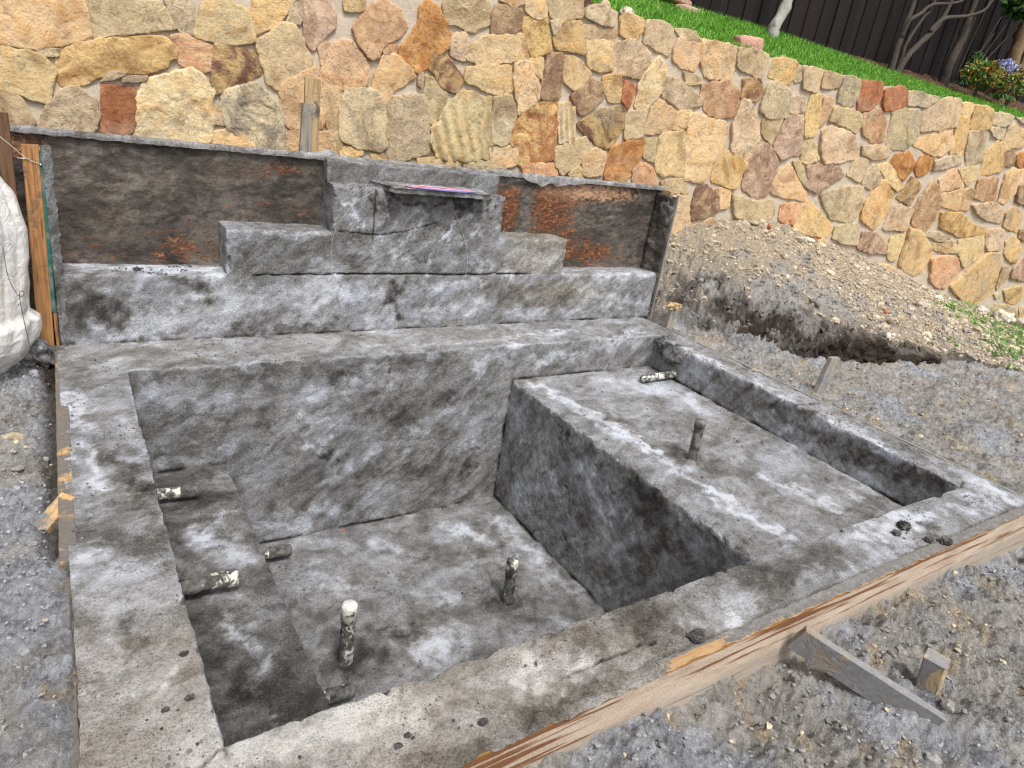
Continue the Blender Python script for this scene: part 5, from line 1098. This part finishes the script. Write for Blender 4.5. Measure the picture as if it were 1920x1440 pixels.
def addstuff(name,parts,label,cat):
    Vs=[];Fs=[];Cs=[];o=0
    for V,F_,C in parts: Vs.append(V);Fs.append(F_+o);Cs.append(C);o+=len(V)
    ob=mesh(name,np.concatenate(Vs),np.concatenate(Fs),MR,None,{'tint':np.concatenate(Cs)},smooth=False); return tag(ob,label,cat,kind='stuff')
addstuff('rubble',[scatter(5500,(.9,4.8),(-4.25,-3.22),.002,.011,2.8,ICO1),scatter(90,(1.1,4.6),(-4.2,-3.28),.010,.026,2.6,ICO2),
  scatter(3500,(-.5,-.03),(-3.3,.2),.0015,.008,2.6,ICO1),scatter(60,(-.45,-.06),(-3.,.1),.010,.022,2.,ICO2),
  scatter(6000,(4.42,8.),(-3.4,-.2),.003,.016,2.6,ICO1,lambda a,b,ye,bl,m,d:~m&((bl>.6)|(ye>.3)|(RS.rand(len(a))<.35)))],'loose grey and yellow crumbs of soil and mortar around the spa','rubble')
addstuff('pile_rubble',[scatter(30000,(4.4,11.5),(-2,.75),.003,.026,3.2,ICO1,lambda a,b,ye,bl,m,d:m&((ye>.25)|(RS.rand(len(a))<.45))),scatter(420,(4.8,10),(-1.6,.7),.022,.055,2.4,ICO2,lambda a,b,ye,bl,m,d:m&(ye>.3))],'pale rubble stones covering the dirt pile','rubble')
def samp2(n):
    qx=RS.uniform(7.6,13.5,n); qy=RS.uniform(-2.,.5,n); zz,ye,bl,m,dk,tr,gr=hz(qx,qy); k=gr&~tr&(qy<wy(qx)-.05); return np.stack([qx[k],qy[k],zz[k]],1)
V,F,sh=blades(16000,samp2,.05,.004,.6); g2=mesh('turf_grass',V,F,MGz,None,{'shade':sh},smooth=False); tag(g2,'patchy green grass at the right foot of the dirt pile','grass',kind='stuff')
# crumbs on the concrete
def crumbs(n,bx,by,z,smin,smax,cl_):
    qx=RS.uniform(*bx,n);qy=RS.uniform(*by,n); k=fbm(np.stack([qx,qy,0*qx+z],1),3.2,3,.6)>cl_; qx,qy=qx[k],qy[k]; m=len(qx); S=smin+(smax-smin)*RS.rand(m)**3
    return lumps(np.stack([qx,qy,z+S*.3],1),S,np.array([[.11,.10,.095]])*RS.uniform(.5,2.2,(m,1)),ICO1)
addstuff('mortar_crumbs',[crumbs(1500,(.02,.29),(-3.15,-.02),0,.001,.006,.1),crumbs(1500,(.3,4.3),(-3.14,-2.93),0,.001,.006,.12),crumbs(700,(.3,4.1),(-.44,-.02),0,.0015,.007,.0),crumbs(600,(4.14,4.36),(-2.9,-.3),0,.002,.008,.0),
  crumbs(1800,(.8,2.7),(-2.9,-.47),ZF,.002,.009,.1),crumbs(600,(2.8,4.1),(-2.9,-.5),ZL,.002,.009,.05),crumbs(600,(.31,.77),(-2.9,-.47),ZB,.0015,.007,.0),crumbs(300,(.0,.88),(.02,.22),H1,.002,.009,.0),crumbs(300,(XC1,XC2),(.0,.13),HC,.002,.007,-.1),crumbs(160,(XC1,XC2),(.14,.225),HC2,.002,.006,-.1)],'dark mortar crumbs scattered over the concrete rim and floors','crumbs')
# stakes and braces
W_br2 = wood('left_brace_wood', (.7,.7,.3), (.46,.31,.15), (.28,.18,.08), (.12,.08,.05), .30, (.16,.15,.14))
W_st = wood('stake_wood', Z, (.30,.27,.22), (.17,.155,.135), (.10,.08,.06), .25, (.2,.205,.215))
W_st2 = wood('muddy_stake_wood', Z, (.46,.34,.20), (.28,.21,.14), (.12,.08,.05), .40, (.22,.215,.21))
board('wooden_stake',(4.61,-1.66,-.25),(4.70,-1.66,.235),(.092,-.01,0),(.004,.040,0),W_st,'grey wooden stake standing beside the right form board near the trench','stake',nl=14)
board('wooden_stake',(4.485,-.235,-.2),(4.50,-.235,.155),(.085,0,0),(0,.04,0),W_st,'short grey stake with tan gravel on its top at the corner of the raised wall','stake',nl=12)
addstuff('stake_gravel',[lumps(np.stack([4.50+RS.normal(0,.032,260),-.225+RS.normal(0,.025,260),.158+np.abs(RS.normal(0,.016,260))],1),.004+.010*RS.rand(260)**2,np.array([[.50,.36,.20]])*RS.uniform(.6,1.3,(260,1)),ICO1)],'tan gravel heaped on top of the short grey stake','gravel')
board('wooden_stake',(2.650,-3.590,-.40),(2.598,-3.570,-.036),(.074,.018,0),(-.018,.074,0),W_st2,'stubby tan and grey stake in the mud right of the diagonal brace','stake',nl=12,bev=.006)
board('wooden_brace',(2.225,-3.248,-.074),(2.50,-3.67,-.212),(.010,-.042,.108),(.032,.020,0),W_brace,'grey diagonal board bracing the near form board against the mud','brace',nl=30)
board('wooden_brace',(.012,-1.605,-.014),(-.150,-1.755,-.125),(.044,-.047,0),(.012,.012,-.045),W_br2,'short tan board leaning from the left form board into the mud','brace',nl=14)
# rocks
rock('rock',(-.185,-.955,-.062),(.045,.035,.020),(.46,.40,.28),'flat cream rock half sunk in grey mud at the left edge','rock',11)
rock('rock',(-.058,-2.63,-.055),(.042,.062,.034),(.62,.50,.30),'pale yellow rough rock beside the near left rim','rock',12,.45,rot=-.4)
rock('rock',(-.035,-2.50,-.052),(.05,.05,.03),(.20,.20,.205),'grey mud lump just behind the pale yellow rock','mud lump',13,.5)
for p_,r_,c_,l_ in [((7.64,-.08,.24),.06,(.62,.55,.44),'cream stone on the middle of the dirt pile, left of the reddish shard'),((9.5,-.05,.03),.09,(.68,.63,.54),'big whitish stone high on the right slope of the dirt pile'),((8.28,-.46,.09),.075,(.50,.45,.38),'grey tan stone on the dirt pile below the big whitish stone'),((7.89,-.96,.03),.075,(.45,.41,.36),'grey angular stone low on the dirt pile above the trench'),((8.55,-1.10,-.09),.06,(.66,.60,.50),'pale stone at the foot of the dirt pile next to the turf'),((6.28,-.66,.10),.055,(.60,.53,.41),'cream stone above the dark cut face of the trench'),
    ((11.3,-.20,-.28),.16,(.70,.67,.60),'white rock at the right end of the dirt pile, left of a larger white rock'),((11.75,-.40,-.29),.20,(.74,.71,.64),'largest white rock at the right edge of the photo beside the turf'),((10.9,-.05,-.2),.10,(.66,.62,.55),'whitish rock highest of the three at the end of the dirt pile')]:
    zz=float(hz(np.array([p_[0]]),np.array([p_[1]]))[0][0]); rock('rock',(p_[0],p_[1],zz+r_*.3),(r_,r_*.8,r_*.65),c_,l_,'rock',int(p_[0]*7),.35)
for (qx,qy,r_,l_) in [(7.32,-.57,.05,'small red brick shard on the slope of the dirt pile'),(6.40,.45,.055,'red brick shard on the crest of the dirt pile against the wall')]:
    zz=float(hz(np.array([qx]),np.array([qy]))[0][0]); rock('brick_shard',(qx,qy,zz+.03),(r_,.02,r_*.5),(.55,.20,.11),l_,'brick shard',int(qx*3),.2,.3,rot=.8)
# mortar clods lying on the rim
def clod(C,r,label,dry=-.2,flat=.55,seed=1):
    V0,F0=ICO3; n_=fbm(V0+seed*3.3,2.2,5,.62); U=V0*(1+.38*n_[:,None])*np.array([r,r*.8,r*flat]); 
    o=mesh('mortar_clod',U+np.array(C)+np.array([0,0,r*flat*.5]),F0,MC_side,None,{'dry':n_*.4+dry,'warm':n_*0},origin=C); tag(o,label,'mortar clod')
for i,(x_,y_,r_,l_) in enumerate([(.725,-3.085,.010,'small dark clod on the near rim, left of a second one'),(.69,-3.105,.011,'tiny dark clod on the near rim at the bottom of the photo'),(.93,-3.135,.014,'dark clod on the near rim close to the brown streaked form edge'),(1.765,-3.15,.032,'flat grey clod on the near form board where its top turns orange'),(3.32,-3.03,.035,'dark broken clod on the pale far right part of the near rim'),(3.22,-3.05,.022,'dark clod next to the broken clod on the far right rim'),(3.335,-3.145,.022,'round dark clod at the outer edge of the far right rim'),(3.40,-3.19,.03,'dark clod squashed on top of the form board at the far right'),(.26,-2.57,.012,'flat grey clod at the inner edge of the left rim'),(.19,-2.75,.010,'brown clod on the beige near left rim, lower of the pair'),(.25,-2.735,.012,'brown clod on the beige near left rim, near its inner edge'),(.42,.10,.02,'dark clod on the left top of the raised wall')]):
    clod((x_,y_,H1 if y_>0 else 0),r_,l_,seed=i+1)
crust('mortar_block',(-.095,-.10,-.015),(.060,.055,.070),.035,MC_top,None,16,.35,'rough grey mortar lump at the foot of the orange stud, under the plastic','mortar lump')
crust('mortar_block',(-.02,-.07,-.03),(.045,.05,.05),.03,MC_side,None,16,-.1,'dark mortar lump wedged between stud and raised wall','mortar lump')
# plastic sheet
P=[];nz=120;nt_=150
for i in range(nz):
    z=-.02+1.02*i/(nz-1)
    z=z+.0
    R0=np.interp(z,[-.02,.03,.10,.16,.22,.26,.35,.5,.68,.85,.95,1.0],[.22,.26,0.315,.335,.34,.30,.30,.305,.315,.285,.235,.16])
    for j in range(nt_):
        th=R_(-175)+R_(290)*j/(nt_-1); f=.012*math.sin(th*7+z*2+1.2*math.sin(z*4))+.007*abs(math.sin(th*11-z*4))
        P.append((-.405+(R0+f)*math.cos(th), -.17+(R0*.8+f)*math.sin(th), z))
P=np.array(P); n_=fbm(P*np.array([1,1,.3]),5,2,.5); cc_=np.array([-.405,-.17]); d=P[:,:2]-cc_; d/=np.linalg.norm(d,axis=1)[:,None]; P[:,:2]+=d*(n_*.012+.034*(.25-np.abs(fbm(P*np.array([1,1,.22])+5,6,1)))+.012*(.25-np.abs(fbm(P*np.array([1,1,.45])+15,11,1))))[:,None]
s=NT('plastic_film',.30,.5); s.b.inputs['Alpha'].default_value=.70; n1=s.noise(5,4,.6); c=s.mix(s.rmap(n1,.42,.6),(.90,.895,.88),(.84,.81,.75)); s.bump([(s.noise(14,4,.6,1.),.8,.02),(s.noise(50,3,.5,.5),.4,.004)]); MP=s.out(c)
ps=mesh('plastic_sheet',P,grid(nz,nt_),MP,None,origin=(-.4,-.17,0)); tag(ps,'white translucent plastic sheet wrapped around a bundle at the left edge','plastic sheet')
V0,F0=ICO3; U=V0*(1+.12*fbm(V0,2,3)[:,None])*np.array([.262,.215,.50]); sb=NT('burlap',.9,.1); sb=sb.out(sb.mix(sb.noise(30,4,.6),(.68,.58,.42),(.80,.73,.60))); tag(mesh('bundle',U+np.array([-.42,-.17,.42]),F0,sb,None,origin=(-.42,-.17,0)),'tan bundle showing through the white plastic sheet','bundle')
s=NT('wire',.4,.5); s.b.inputs['Metallic'].default_value=.6; MWi=s.out((.12,.10,.09)); MWp=NT('pale_string',.7,.2).out((.62,.58,.50))
def wire(name,pts,r,mat,label,cat):
    V,F=tube(smooth_path(pts,6),r,6); o=mesh(name,V,F,mat,None,origin=pts[0]); tag(o,label,cat)
wire('tie_wire',[(-.155,-.44,.66),(-.150,-.46,.52),(-.125,-.45,.43),(-.105,-.43,.415),(-.10,-.42,.43),(-.115,-.43,.435),(-.118,-.44,.38),(-.11,-.44,.25),(-.10,-.43,.12),(-.09,-.36,.03)],.0016,MWi,'thin dark tie wire with a loop hanging down the plastic sheet','wire')
wire('string',[(-.15,-.06,1.105),(-.09,-.052,1.045),(-.04,-.045,.995),(.0,-.04,.975),(.02,-.037,.965)],.0013,MWp,'pale string running from the brown post to the green strip','string')
wire('string',[(1.775,-.012,.945),(1.659,-.010,.87),(1.568,-.008,.759),(1.521,-.008,.656),(1.513,-.008,.519),(1.519,-.008,.40)],.0009,MWp,'thin pale string curving down the left of the stepped block','string')
wire('string',[(2.359,-.008,.85),(2.419,-.008,.758),(2.48,-.008,.628),(2.516,-.008,.493),(2.510,-.008,.36)],.0009,MWp,'thin pale string curving down the right of the stepped block','string')
board('white_stick',(-.075,-2.49,-.040),(.0,-2.50,-.036),(0,.006,0),(0,0,.004),NT('white_paint',.6,.3).out((.7,.7,.68)),'thin white stick poking from the rim over the grey mud','stick',nl=4,bev=.001)
V0,F0=ICO1
tag(mesh('leaf',[(1.49,-.515,ZF+.012),(1.505,-.52,ZF+.016),(1.52,-.51,ZF+.012),(1.505,-.50,ZF+.02)],[(0,1,2,3)],NT('rust_leaf',.6,.3).out((.35,.09,.03)),None,smooth=False,origin=(1.5,-.51,ZF)),'tiny rust coloured leaf at the foot of the back basin wall','leaf')
